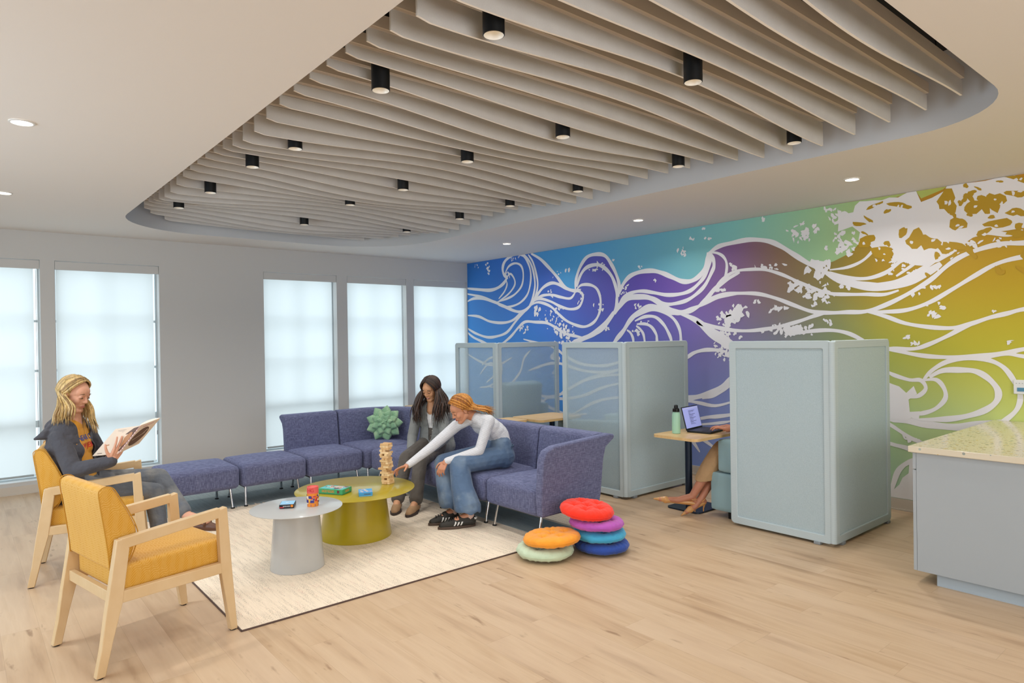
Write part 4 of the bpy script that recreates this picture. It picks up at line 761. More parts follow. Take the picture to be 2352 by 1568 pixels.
# ------------------------------------------------------------------ counter
M_cab=mat('cabinet_laminate','a6afb6',.5)
t=NT('terrazzo'); v=t.coord('Object'); vo=t.add('ShaderNodeTexVoronoi'); vo.inputs['Scale'].default_value=34; t.L.new(v,vo.inputs[0])
vo2=t.add('ShaderNodeTexVoronoi'); vo2.inputs['Scale'].default_value=85; t.L.new(v,vo2.inputs[0])
se=t.add('ShaderNodeSeparateColor'); t.L.new(vo.outputs['Color'],se.inputs[0]); se2=t.add('ShaderNodeSeparateColor'); t.L.new(vo2.outputs['Color'],se2.inputs[0])
m1=t.math('MULTIPLY',t.math('LESS_THAN',vo.outputs['Distance'],.34),t.math('LESS_THAN',se.outputs[0],.48))
m2=t.math('MULTIPLY',t.math('LESS_THAN',vo2.outputs['Distance'],.30),t.math('LESS_THAN',se2.outputs[0],.34))
chip=t.ramp(se.outputs[1],[(.0,rgb('8a4a48')),(.2,rgb('9aa49c')),(.45,rgb('b3bdb6')),(.7,rgb('6f6a66')),(.85,rgb('c9b25a'))])
chip2=t.ramp(se2.outputs[1],[(.0,rgb('7b5550')),(.35,rgb('8f948e')),(.7,rgb('b9a55e'))])
t.base(t.mix(m1,t.mix(m2,rgb('dcd3be'),chip2),chip)); t.b.inputs['Roughness'].default_value=.16; M_terr=t.m  # yellowish base: the gold mural's reflection is painted into the colour
CX,CY=-1.84,-7.37
e=empty('island_cabinet',(CX,CY,0),0,'pale blue-grey island cabinet at the right edge of the photo, under the terrazzo top','cabinet')
MB().box((-CX/2-.006,-1.2,.463),(-CX-.02,2.4,.764)).build('carcass',M_cab,e,smooth=False)
for k in range(4):
    x=.004+k*.455
    MB().box((x+.225,.012,.790),(.447,.02,.108)).build('drawer_front',M_cab,e,bevel=.001)
    MB().box((x+.225,.012,.405),(.447,.02,.648)).build('door',M_cab,e,bevel=.001)
MB().box((-CX/2+.01,-1.25,.04),(-CX-.06,2.3,.082)).build('toe_kick',mat('toe_kick_paint','a9b8c4',.5),e,smooth=False)
o=MB().box((CX/2-.017,-8.55,.865),(-CX+.012,2.44,.040)).build('countertop',M_terr,bevel=.004)
tag(o,'pale speckled terrazzo worktop on the island at the right edge','countertop')
e=empty('thermostat',(0,-7.52,1.165),0,'white wall thermostat with a blue display on the green part of the mural','thermostat')
MB().box((-.016,0,0),(.026,.10,.115)).build('housing',mat('plastic_white','e6e6e6',.4),e,bevel=.005)
MB().box((-.030,-.005,-.02),(.004,.06,.03)).build('display',mat('blue_display','3f7fa0',.2),e,smooth=False)
for k in range(3): MB().box((-.030,.03-.02*k,.03),(.003,.006,.004)).build('button',M_clip,e,smooth=False)
# ------------------------------------------------------------------ things on the tables
M_bwood=[mat('block_wood_%s'%c,c,.55,noise_amt=.08,nscale=30) for c in ('e0bd8c','e9cb9d','d3aa76')]
r=random.Random(4); zt=.398; bx,by=-3.765,-3.957; cnt=0; ang0=math.radians(28)
proto={}
SKIP={(2,1),(6,0),(9,1),(12,2),(14,1),(16,0)}
for Lr in range(20):
    z=zt+.0172*Lr; jx,jy=r.uniform(-.005,.005),r.uniform(-.005,.005); drift=(.004*Lr if Lr<12 else .048-.003*(Lr-12))*-.35
    for k in range(3):
        if (Lr,k) in SKIP or (Lr==19 and k==1): continue
        a=ang0+(PI/2 if Lr%2 else 0)+r.uniform(-.05,.05)
        slide=r.choice([0,0,.004,-.006,.01]); slide=.022 if (Lr,k)==(7,2) else slide
        off=(k-1)*.0262
        x=bx+jx+drift+math.cos(a)*slide-math.sin(a)*off; y=by+jy+math.sin(a)*slide+math.cos(a)*off
        mi=r.randrange(3)
        if mi not in proto:
            o=MB().box((0,0,.0083),(.078,.0255,.0166)).build('wooden_block',M_bwood[mi],bevel=.0012); proto[mi]=o
        else: o=proto[mi].copy(); COL.objects.link(o)
        o.location=(x,y,z); o.rotation_euler=(0,0,a)
        side=['left','middle','right'][k]
        tag(o,'wooden tower block, %s one in the %s layer above the yellow table'%(side,ORDW[Lr]),'wooden block','blocks of the stacking tower')
def gamebox(name,c,ax,w,d,h,cols,lab,deco):
    e=empty(name,c,ax,lab,'game box' if 'deck' not in name else 'card box')
    MB().box((0,0,h*.36),(w-.004,d-.004,h*.72)).build('box_tray',cols[0],e,bevel=.001)
    lid=MB().box((0,0,h*.58),(w,d,h*.84)).build('box_lid',cols[1],e,bevel=.001)
    deco(lid,w,d,h)
    return e
def poly(par,name,pts,m,T=None): 
    mb=MB(); mb.add(pts,[tuple(range(len(pts)))],0,T); return mb.build(name,m,par,smooth=False)
G1=mat('card_green','3d9a68',.4); G2=mat('card_green_dark','2f7f55',.4); M_pk=mat('card_pink','e7a0a0',.4); M_or=mat('card_orange','e88a2a',.4); M_tq=mat('card_turquoise','56b8bd',.4); M_maroon=mat('card_maroon','6a2a32',.4); M_cr=mat('card_cream','f0e2c4',.4); M_bl=mat('card_blue','3f97d2',.4); M_lb=mat('card_light_blue','8fc4e6',.4); M_ink2=mat('card_ink_black','1d2026',.4); M_wh=mat('card_white','ededee',.4); M_rd=mat('card_red','c8323a',.4); M_nv=mat('card_purple','3f3a86',.4); M_yl=mat('card_yellow','edc02c',.4)
def blobs(par,T,w,d,n,ms,seed,z=.0006,s=.012):
    r=random.Random(seed)
    for m in ms:
        mb=MB()
        for i in range(n):
            x,y=r.uniform(-w/2+s,w/2-s),r.uniform(-d/2+s,d/2-s); rr=r.uniform(.5,1)*s
            mb.add([(x+rr*(1+.3*math.sin(3*a+i))*math.cos(a),y+rr*.8*math.sin(a),z+i*.00002) for a in [2*PI*k/9 for k in range(9)]],[tuple(range(9))],0,T)
        mb.build('printed_art',m,par,smooth=False); z+=.0003
def deco_green(l,w,d,h):
    T=Matrix.Translation((0,0,h)); blobs(l,T,w,d,9,[M_tq,M_pk,M_maroon],3,s=.02)
    poly(l,'printed_art',[(-w/2+.01,-d/2+.01,h+.0003),(w/2-.01,-d/2+.01,h+.0003),(w/2-.01,d/2-.01,h+.0003),(-w/2+.01,d/2-.01,h+.0003)],M_tq)
    F=frame((-.02,-d/2-.0006,h*.56),(1,0,0),(0,0,1)); text('box_title','DICED VEGGIES',h*.62,F,M_or,l,sx=.62)
    F=frame((0,0,h+.002),(1,0,0),(0,1,0)); text('box_title','DICED',.05,F,M_cr,l,sx=1.0)
    F=frame((w/2+.0006,.0,h*.56),(0,1,0),(0,0,1)); text('box_title','DICED',h*.55,F,M_or,l,sx=.8)
    poly(l,'printed_art',[(w/2-.05,-d/2-.0005,h*.3),(w/2-.03,-d/2-.0005,h*.3),(w/2-.028,-d/2-.0005,h*.8),(w/2-.048,-d/2-.0005,h*.85)],M_maroon)
# long side runs from the far left corner to the front corner
gamebox('board_game_box',(-4.253,-3.965,.3975),math.radians(-58),.225,.135,.042,(G2,G1),'green board game box with orange lettering on the yellow table',deco_green)
def deco_blue(l,w,d,h):
    T=Matrix.Translation((0,0,h)); blobs(l,T,w,d,6,[M_pk,M_cr],8,s=.013)
    F=frame((w*.12,-d/2-.0006,h*.55),(1,0,0),(0,0,1)); text('box_title','MUNCHERS',h*.38,F,M_maroon,l,sx=.8)
    F=frame((-w/2-.0006,0,h*.55),(0,-1,0),(0,0,1)); text('box_title','8+',h*.5,F,M_maroon,l)
gamebox('small_game_box',(-4.105,-4.20,.3975),math.radians(-25.5),.105,.135,.032,(M_lb,M_bl),'small light blue game box with a pink top beside the tower table edge',deco_blue)
def deco_deck(l,w,d,h):
    poly(l,'printed_art',[(-w/2+.003,-d/2+.003,h+.0003),(w/2-.003,-d/2+.003,h+.0003),(w/2-.003,d/2-.003,h+.0003),(-w/2+.003,d/2-.003,h+.0003)],M_lb)
    F=frame((0,0,h+.0012),(1,0,0),(0,1,0)); text('box_title','IF',.04,F,M_wh,l)
    F=frame((.0,-d/2-.0006,h*.55),(1,0,0),(0,0,1)); text('box_title','BOOK BOX',h*.42,F,M_wh,l,sx=.8)
    poly(l,'printed_art',[(w/2-.022,-d/2-.0005,h*.3),(w/2-.006,-d/2-.0005,h*.3),(w/2-.006,-d/2-.0005,h*.9),(w/2-.022,-d/2-.0005,h*.9)],M_or)
    poly(l,'printed_art',[(-w/2+.002,-d/2-.0005,h*.2),(-w/2+.03,-d/2-.0005,h*.2),(-w/2+.03,-d/2-.0005,h*.42),(-w/2+.002,-d/2-.0005,h*.42)],M_rd)
gamebox('card_deck_box',(-4.768,-4.297,.4365),math.radians(-29.1),.100,.115,.028,(M_ink2,M_ink2),'small flat black card box with a light blue top on the grey table',deco_deck)
e=empty('game_tube',(-4.622,-4.395,.4365),math.radians(-40),'red and purple illustrated cardboard tube standing on the grey table','tube box')
RT=.0395
MB().lathe([(RT,0),(RT,.095)],seg=40).build('tube_body',M_or,e)
MB().lathe([(RT+.0012,.094),(RT+.0012,.138),(RT-.003,.1385),(RT-.004,.133),(.001,.133)],seg=40,caps=False).build('tube_lid',mat('lid_coral','e0605a',.4),e)
def patch(m,a0,a1,z0,z1,k):
    mb=MB(); n=8; R_=RT+.0006+k*.0003
    mb.add([(R_*math.cos(a0+(a1-a0)*i/n),R_*math.sin(a0+(a1-a0)*i/n),z) for i in range(n+1) for z in (z0,z1)],[(2*i,2*i+2,2*i+3,2*i+1) for i in range(n)]); mb.build('printed_art',m,e)
r=random.Random(9)
for i in range(90):
    a=r.uniform(0,2*PI); z=r.uniform(.018,.072); patch(r.choice([M_nv,M_pk,M_yl,M_cr,M_rd,M_nv,M_cr]),a,a+r.uniform(.25,.7),z,z+r.uniform(.007,.02),i*.12)
patch(M_nv,0,6.2,.002,.018,0)
for j,ch in enumerate('HG'):
    a=-PI/2-.35+.62*j-.05; text('tube_lettering',ch,.036,frame(((RT+.0022)*math.cos(a),(RT+.0022)*math.sin(a),.116),(-math.sin(a),math.cos(a),0),(0,0,1)),M_rd,e)
# bottle and laptop on the booth table
e=empty('water_bottle',(-1.622,-5.352,.7415),math.radians(200),'mint green insulated bottle with a black spout lid beside the laptop','bottle')
MB().lathe([(.034,0),(.037,.004),(.037,.155),(.034,.178),(.027,.190),(.027,.196)],seg=36).build('bottle_body',mat('mint_enamel','9cc9b0',.35),e)
cp=MB().lathe([(.030,.194),(.031,.20),(.029,.222),(.018,.228),(.017,.250),(.012,.256),(.001,.256)],seg=28).build('lid',M_blk,e)
MB().tube([(.015,0,.212),(.045,0,.216),(.062,0,.212)],[.012,.009,.011],12).build('carry_loop',M_blk,cp)
a=math.atan2(-5.627+5.391,-1.543+1.549)  # front-left edge direction
ld=Vector((-1.543+1.549,-5.627+5.391,0)).normalized() # hinge -> front
wd=Vector((.99,.14,0)).normalized(); ld=Vector((.14,-.99,0))
e=empty('laptop',(-1.345,-5.355,.7415),0,'open black laptop showing a document, on the booth table','laptop')
T=frame((0,0,0),wd,-ld) # x along hinge, y from front to hinge(+)
MB().box((0,-.115,.009),(.315,.225,.016),M=T).build('base',M_blk,e,bevel=.003)
MB().box((0,-.085,.0172),(.27,.10,.001),M=T).build('keyboard',mat('key_black','26272a',.5),e,smooth=False)
MB().box((0,-.18,.0172),(.09,.06,.001),M=T).build('touchpad',mat('pad_grey','333438',.3),e,smooth=False)
S=T@Matrix.Translation((0,.003,.012))@Matrix.Rotation(math.radians(-14),4,'X')
scr=MB().box((0,0,.108),(.315,.007,.215),M=S).build('screen_lid',M_blk,e,bevel=.003)
MB().box((0,-.0042,.112),(.297,.001,.19),M=S).build('display',mat('display_lit','8d93c8',.3,emit='8c92cc',es=.75),scr,smooth=False)
mb=MB(); r=random.Random(2)
for i in range(20):
    L=r.uniform(.03,.10) if i%5 else .12
    mb.box((-.05+L/2,-.0052,.172-.0065*i),(L,.0006,.0022 if i%5 else .0036),M=S)
mb.build('document_text',mat('screen_text','4a4d78',.5),scr,smooth=False)
MB().box((0,-.0052,.196),(.297,.0006,.006),M=S).build('menu_bar',mat('screen_bar','b9bce0',.5,emit='b9bce0',es=.4),scr,smooth=False)
# ------------------------------------------------------------------ people
V=lambda *a: Vector(a if len(a)>1 else a[0])
def skin(name,c,c2):
    t=NT(name); v=t.coord('Object'); n1=t.noise(v,12,3); t.base(t.mix(n1,rgb(c),rgb(c2))); t.b.inputs['Roughness'].default_value=.5
    t.b.inputs['Subsurface Weight'].default_value=.12; t.b.inputs['Subsurface Radius'].default_value=(.02,.008,.004); t.b.inputs['Subsurface Scale'].default_value=.3; return t.m
def cloth(name,c,c2,folds=.5,fs=9,stripe=None,fine=.15,worn=None):
    t=NT(name); v=t.coord('Object'); n1=t.noise(v,7,4); n2=t.noise(v,220,2); f=t.noise(v,fs,3)
    col=t.mix(n1,rgb(c),rgb(c2))
    if worn: col=t.mix(t.ramp(t.noise(v,4.5,3),[(.45,(0,0,0,1)),(.7,(1,1,1,1))]),col,rgb(worn))
    if stripe:
        sp=t.add('ShaderNodeSeparateXYZ'); t.L.new(v,sp.inputs[0])
        s=t.math('SINE',t.math('MULTIPLY',t.math('ADD',sp.outputs[2],t.math('MULTIPLY',sp.outputs[0],stripe[2])),2*PI/stripe[0])); col=t.mix(t.ramp(s,[(.55,(0,0,0,1)),(.8,(1,1,1,1))]),col,rgb(stripe[1]))
    t.base(col); t.b.inputs['Roughness'].default_value=.85; t.b.inputs['Sheen Weight'].default_value=.1
    h=t.math('ADD',t.math('MULTIPLY',f,1.0),t.math('MULTIPLY',n2,fine*.05)); t.bump(h,folds,.05); return t.m
def root(loc,label): return empty('person',loc,0,label,'person')
def pb(mb,name,m,rt,par=None,**k):
    o=mb.build(name,m,par or rt,M=Matrix.Translation(-rt.location) if par is None else None,**k); return o
def chain(mb,pts,rs,mi=0,seg=14):
    for (a,b),(r0,r1) in zip(zip(pts,pts[1:]),zip(rs,rs[1:])): mb.cap(a,b,r0,r1,seg,mi)
def torso(mb,hip,chest,neck,L,prof,off=0,n=10,fwd=None,shift=0):
    """prof: list of (t, halfwidth, radius) with t 0 at hip, 1 at neck along hip-chest-neck"""
    hip,chest,neck,L=V(hip),V(chest),V(neck),V(L).normalized()
    def cen(t):
        a,b,c=hip,chest,neck
        P=spline([a,a.lerp(b,.5)+(fwd*shift if fwd else V(0,0,0)),b,c],8); x=t*(len(P)-1); i=min(int(x),len(P)-2); return P[i].lerp(P[i+1],x-i)
    for k in range(n+1):
        t=prof[0][0]+(prof[-1][0]-prof[0][0])*k/n
        for (t0,w0,r0),(t1,w1,r1) in zip(prof,prof[1:]):
            if t0<=t<=t1+1e-9:
                s=(t-t0)/(t1-t0); w_=w0+(w1-w0)*s; r_=r0+(r1-r0)*s; break
        c=cen(t); mb.cap(c-L*w_,c+L*w_,r_+off,r_+off,16)
def head(mb,c,f,up=(0,0,1),s=1.0):
    f=V(f).normalized(); l=V(up).cross(f).normalized(); u=f.cross(l)
    M=Matrix((f,l,u)).transposed().to_4x4(); M.translation=V(c); M=M@Matrix.Scale(s,4)
    E=lambda c,r,rot=None: mb.ell(c,r,0,M,20,14,rot)
    E((-.012,0,.035),(.093,.073,.083)); E((.022,0,-.022),(.064,.060,.082)); E((.045,0,.035),(.045,.056,.05))
    for s_ in (1,-1):
        mb.cap(M@V(-.005,s_*.046,-.055),M@V(.060,s_*.014,-.094),.024*s,.020*s)
        E((.052,s_*.034,-.026),(.026,.024,.028)); E((-.008,s_*.073,-.008),(.017,.008,.028)); E((.089,s_*.0098,-.028),(.009,.0075,.007))
        E((.074,s_*.031,.004),(.011,.0155,.0105))
    mb.cap(M@V(.077,-.030,.021),M@V(.077,.030,.021),.011*s,.011*s)
    chain(mb,[M@V(.082,0,.012),M@V(.092,0,-.010),M@V(.0985,0,-.024)],[.0072*s,.0082*s,.0098*s])
    E((.064,0,-.093),(.021,.021,.017)); E((.078,0,-.058),(.012,.021,.013))
    for s_ in (1,-1): E((.040,s_*.028,-.050),(.029,.023,.036))
    return M
def face_parts(rt,M,brow,lip,iris=None,open_=False,look=-1):
    W=Matrix.Translation(-rt.location)@M
    mb=MB()
    for s in (1,-1): mb.tube([W@V(.080,s*.014,.027),W@V(.088,s*.026,.031),W@V(.083,s*.040,.029),W@V(.072,s*.048,.023)],[.0022,.0034,.003,.0012],8)
    mb.build('eyebrows',brow,rt)
    mb=MB()
    for s in (1,-1): mb.tube([W@V(.081,s*.0175,.002),W@V(.0858,s*.024,-.0005),W@V(.0865,s*.031,-.0015),W@V(.0835,s*.039,-.001),W@V(.077,s*.0455,.002)],[.0008,.0019,.0024,.0022,.0009],8)
    mb.build('eyelashes',brow,rt)
    if iris:
        mb=MB()
        for s in (1,-1): mb.ell(W@V(.0805,s*.031,.0025),(.0062,.0062,.0045),M=None)
        mb.build('eyes',iris,rt)
    mb=MB(); mb.tube([W@V(.083,-.020,-.0575),W@V(.0880,-.010,-.0552),W@V(.0890,0,-.0560),W@V(.0880,.010,-.0552),W@V(.083,.020,-.0575)],[.0012,.0030,.0028,.0030,.0012],8)
    mb.tube([W@V(.082,-.018,-.0595),W@V(.0872,-.009,-.0635),W@V(.0882,0,-.0645),W@V(.0872,.009,-.0635),W@V(.082,.018,-.0595)],[.0012,.0034,.0037,.0034,.0012],8)
    mb.build('lips',lip,rt)
    if open_: MB().tube([W@V(.0865,-.013,-.0592),W@V(.0905,0,-.060),W@V(.0865,.013,-.0592)],[.0008,.0022,.0008],8).build('teeth',mat('teeth','f2eee6',.3),rt)
def hand(mb,wr,d,n,side,curl=(.3,.35,.4,.45),spread=.10,s=1.0,thumb=(.5,.2),r=1.0):
    """wr wrist, d finger direction, n palm-side normal, side=+1: thumb lies toward d x n"""
    wr,d,n=V(wr),V(d).normalized(),V(n).normalized(); n=(n-d*n.dot(d)).normalized(); ax=d.cross(n)*side
    tips=[]
    lens=[(.040,.026,.020),(.045,.029,.021),(.042,.027,.021),(.033,.021,.018)]
    mb.cap(wr-d*.02*s,wr+d*.02*s,.021*s*r,.023*s*r)
    for k in range(4):
        o=(1.5-k)*.0195*s
        kn=wr+d*(.088-.004*abs(k-1)-(.006 if k==3 else 0))*s+ax*o
        mb.cap(wr+d*.015*s+ax*o*.62,kn,.0125*s*r,.0105*s*r)
        dd=(d+ax*(1.5-k)*spread).normalized(); c=curl[k]; p=kn
        for j,L in enumerate(lens[k]):
            a=c*(.7+.5*j) if j else c*.8
            dd=(dd*math.cos(a)+n*math.sin(a)).normalized(); q=p+dd*L*s
            mb.cap(p,q,(.0088-.0009*j)*s*r,(.0080-.0010*j)*s*r,12); p=q
        tips.append(p)
    b=wr+d*.022*s+ax*.022*s+n*.004*s; t1=(d*.55+ax*.75+n*thumb[0]*.6).normalized(); p1=b+t1*.042*s
    t2=(d*.85+ax*(.5-thumb[1])+n*thumb[0]).normalized(); p2=p1+t2*.031*s; t3=(d*.95+ax*(.2-thumb[1])+n*(thumb[0]+.15)).normalized(); p3=p2+t3*.024*s
    mb.cap(b,p1,.0145*s*r,.0108*s*r); mb.cap(p1,p2,.0105*s*r,.009*s*r); mb.cap(p2,p3,.009*s*r,.0075*s*r)
    return tips,p3
def hair(rt,M,cols,guides,n=64,part=.0,rad=1.06,seed=1,start=.62,phimin=58,w=.011,wave=.006,shaggy=.018,strands=True,back=178):
    """locks from the parting over the skull, then along the guide paths (world) of each side"""
    r=random.Random(seed); W=Matrix.Translation(-rt.location); Wi=W
    rx,ry,rz=.1*rad,.080*rad,.092*rad; c0=V(-.012,0,.033)
    def sk(dirv,k=1):
        return M@(c0+V(dirv.x*rx,dirv.y*ry,dirv.z*rz)*k)
    mb=MB()
    mb.ell((-.026,0,.038),(.092,.079,.090),0,W@M,24,16)
    for s in (1,-1):
        G=guides[0 if s>0 else 1]
        for i in range(n):
            u=(i+r.uniform(-.3,.3))/(n-1); u=min(1,max(0,u))
            th=start*(1-u)+(-1.25)*u           # position on the parting, front to back
            d0=V(math.sin(th),part+.03*s,math.cos(th)).normalized()
            ph=math.radians(phimin+(back-phimin)*u**.8)
            d1=V(math.cos(ph),s*math.sin(ph),-.28).normalized()
            k=1.0+.05*r.random()+(.03 if i%2 else 0)
            pts=[]
            for q in range(6):
                t=q/5; dd=d0.lerp(d1,t)
                mid=V(0,s*.35,.0)*math.sin(PI*t)*(1-u)*.55
                dd=(dd+mid).normalized(); pts.append(sk(dd,k))
            gm=max(len(q) for q in G); x_=u*(len(G)-1); i_=min(int(x_),max(0,len(G)-2)); f_=x_-i_
            gA=[V(p) for p in G[i_]]; gB=[V(p) for p in G[min(i_+1,len(G)-1)]]
            gA+=[gA[-1]]*(gm-len(gA)) if len(gA)==gm else []; gB+=[]
            ext=lambda g_:[g_[0].lerp(g_[1],.0)]*0+(g_ if len(g_)==gm else [g_[0].lerp(pts[-1],.5)]+g_)
            gA,gB=ext(gA),ext(gB)
            g=[a_.lerp(b_,f_) for a_,b_ in zip(gA,gB)]
            o=V(r.uniform(-1,1),r.uniform(-1,1),r.uniform(-.5,.5))*shaggy
            for j,pnt in enumerate(g): pts.append(V(pnt)+o*(.6+.7*j/len(g))+V(math.sin(j*2+i),math.cos(j*2.3+i),0)*wave*j)
            pts[-1]=pts[-1]+V(0,0,r.uniform(-.03,.03))*(shaggy/.018)
            P=spline([W@p for p in pts],3); m=len(P); ww=w*r.uniform(.75,1.25)
            rs=[ww*(.55+.6*math.sin(PI*min(1,(a/(m-1))*.8+.12)))*(1 if a<m-4 else (m-1-a)/4*.9+.1) for a in range(m)]
            mb.tube(P,rs,6,flat=.55,mi=r.randrange(len(cols)))
    return mb.build('hair',cols,rt,angle=3)
def haircol(name,cs):
    out=[]
    for k,c in enumerate(cs):
        t=NT(name+'_%d'%k); v=t.coord('Object',(60,60,7)); n1=t.noise(v,1.5,4); c1=tuple(min(1,x*1.35) for x in rgb(c)[:3])+(1,); c2=tuple(x*.55 for x in rgb(c)[:3])+(1,)
        t.base(t.ramp(n1,[(.3,c2),(.5,rgb(c)),(.72,c1)])); t.b.inputs['Roughness'].default_value=.42; t.b.inputs['Anisotropic'].default_value=.4; t.bump(n1,.3,.004); out.append(t.m)
    return out
def shoe(mb,heel,toe,L=.25,w=.045,h=.06):
    heel,toe=V(heel),V(toe); d=(toe-heel); 
    chain(mb,[heel+V(0,0,h*.72),heel.lerp(toe,.45)+V(0,0,h*.7),heel.lerp(toe,.75)+V(0,0,h*.52),toe+V(0,0,h*.42)],[w*.86,w*.92,w*.9,w*.62])
def sole(mb,heel,toe,w,z0,z1):
    heel,toe=V(heel),V(toe); d=(toe-heel).normalized(); s=V(-d.y,d.x,0); L=(toe-heel).length; pts=[]
    for k in range(24):
        a=2*PI*k/24; x=math.cos(a); y=math.sin(a); ww=w*(1 if x>0 else .82)*(1-.18*abs(x)**3)
        p=heel.lerp(toe,.5)+d*x*(L/2+w*.75)+s*y*ww; pts.append((p.x,p.y))
    mb.prism(pts,z0,z1)
VOX=.0034
def bake(o,cond=None,thick=0):
    dg=bpy.context.evaluated_depsgraph_get(); dg.update(); me=bpy.data.meshes.new_from_object(o.evaluated_get(dg)); o.modifiers.clear(); o.data=me
    if cond:
        off=o.matrix_basis.translation+(o.parent.location if o.parent else Vector())
        bm=bmesh.new(); bm.from_mesh(me); bmesh.ops.delete(bm,geom=[v for v in bm.verts if cond(v.co+off)],context='VERTS')
        for _ in range(14):
            bv=[v for v in bm.verts if v.is_boundary]; np_={v:sum(((e.other_vert(v).co) for e in v.link_edges if e.is_boundary),Vector())/max(1,sum(1 for e in v.link_edges if e.is_boundary)) for v in bv}
            for v in bv: v.co=v.co.lerp(np_[v],.5)
        bm.to_mesh(me); bm.free()
        if thick: k=o.modifiers.new('cloth_thickness','SOLIDIFY'); k.thickness=thick; k.offset=-1
    return o
# ---- the reading woman
rt=root((-5.93,-3.32,0),'blonde person in a dark grey hoodie and yellow shirt reading a book in the armchair')
S1=skin('skin_fair','dba68a','cd9478')
hip,chest,neck=V(-5.905,-3.315,.605),V(-5.955,-3.325,.86),V(-5.935,-3.315,1.045)
g=V(.82,-.57,0).normalized(); L=V(.50,.866,0)
shR,elR,wrR=V(-6.035,-3.430,.970),V(-5.972,-3.560,.755),V(-5.760,-3.672,.808)
shL,elL,wrL=V(-5.845,-3.205,.965),V(-5.735,-3.175,.735),V(-5.705,-3.430,.835)
hL,hR=V(-5.875,-3.225,.60),V(-5.935,-3.405,.60)
kL,aL,tL=V(-5.405,-3.385,.600),V(-5.275,-3.640,.335),V(-5.175,-3.770,.300)
kR,aR,tR=V(-5.470,-3.500,.520),V(-5.430,-3.590,.118),V(-5.30,-3.66,.085)
fh=V(.66,-.70,-.30)
mb=MB(); M=head(mb,(-5.930,-3.350,1.262),fh,(.12,-.05,1),1.03)
chain(mb,[neck+V(0,0,-.03),neck+V(.0,-.005,.055),M@V(-.02,0,-.05)],[.062,.049,.052])
pf=[(0,.075,.095),(.25,.06,.09),(.5,.055,.085),(.75,.075,.088),(.92,.09,.06),(1,.045,.05)]
torso(mb,hip,chest,neck,L,pf,-.012,fwd=g)
for a,b,c in ((shR,elR,wrR),(shL,elL,wrL)): chain(mb,[a,b,c],[.045,.038,.026])
chain(mb,[hL,kL,aL,tL],[.075,.052,.036,.03]); chain(mb,[hR,kR,aR,tR],[.075,.052,.036,.03])
# right hand cradles the spine from below, fingers up across the cover
tipR,_=hand(mb,wrR,V(.46,-.10,.86),V(-.25,.97,.2),1,curl=(.10,.12,.16,.2),spread=.14,s=.98,thumb=(.25,-.25))
hand(mb,wrL,V(.35,-.55,.75),V(.1,-.75,.3),-1,curl=(.5,.5,.5,.5),s=.9)
body=pb(mb,'body',S1,rt,remesh=VOX,smooth_it=2)
face_parts(rt,M,mat('brow_light_brown','7a5a3c',.7),mat('lip_rose','b0645a',.45),mat('eye_dark','2a2420',.3))
c1=haircol('hair_blonde',['b8995f','cdb07a','94754a'])
gR=[[(-5.955,-3.475,1.20),(-5.960,-3.490,1.14),(-5.965,-3.480,1.09)],[(-6.01,-3.445,1.19),(-6.02,-3.455,1.13),(-6.02,-3.45,1.085)],[(-6.03,-3.37,1.19),(-6.055,-3.38,1.13),(-6.06,-3.40,1.08)]]
gL=[[(-5.835,-3.365,1.17),(-5.830,-3.395,1.09),(-5.805,-3.420,1.00)],[(-5.85,-3.31,1.17),(-5.835,-3.35,1.08),(-5.815,-3.39,1.00)],[(-5.93,-3.27,1.18),(-5.95,-3.27,1.12),(-5.97,-3.29,1.08)]]
hair(rt,M,c1,(gL,gR),n=84,seed=3,phimin=84,w=.0070,shaggy=.016,wave=.003)
CT=cloth('yellow_tshirt','e0a02c','d8952a',.35,9)
mb=MB(); torso(mb,hip,chest,neck,L,[(0,.075,.100),(.25,.06,.098),(.5,.058,.098),(.75,.075,.098),(.90,.085,.066),(.955,.06,.056)],.006,fwd=g)
for s in (1,-1): mb.ell(chest+g*.055+L*.062*s+V(0,0,.015),(.062,.062,.058))
ts=pb(mb,'tshirt',CT,rt,remesh=.006,smooth_it=5)
for tx,sz,zz,m,dx in (('NEAR C',.050,.955,'3b4f96',-.0),('W JER',.050,.898,'d32f2f',.015)):
    o=text('shirt_lettering',tx,sz,Matrix.Translation(-rt.location)@frame(V(chest.x,chest.y,zz)+g*.17+L*(.005+dx),-(-L),V(0,0,1)) ,mat('print_'+m,m,.6),rt,ext=0.0,bold=.0012)
    sw=o.modifiers.new('wrap','SHRINKWRAP'); sw.target=ts; sw.wrap_method='PROJECT'; sw.use_project_z=True; sw.use_negative_direction=True; sw.use_positive_direction=True; sw.offset=.003
CH=cloth('dark_grey_hoodie','3f3f46','4a4a52',.55,11)
mb=MB(); B=-g
torso(mb,hip+V(0,0,-.03),chest+B*.012,neck+B*.01,L,[(0,.085,.115),(.25,.075,.112),(.5,.075,.112),(.75,.085,.108),(.92,.095,.076),(1,.06,.056)],.010,fwd=g)
for s in (1,-1): mb.ell(chest+g*.060+L*.066*s+V(0,0,.010),(.074,.072,.072))
for a,b,c,e_ in ((shR,elR,wrR,V(.46,-.1,.86)),(shL,elL,wrL,V(.35,-.55,.75))):
    chain(mb,[a,b,c-(c-b).normalized()*.005],[.066,.058,.042]); chain(mb,[a.lerp(b,.5),a.lerp(b,.8),b],[.062,.060,.060])
mb.cap(shR,neck+B*.02,.062,.05); mb.cap(shL,neck+B*.02,.062,.05)
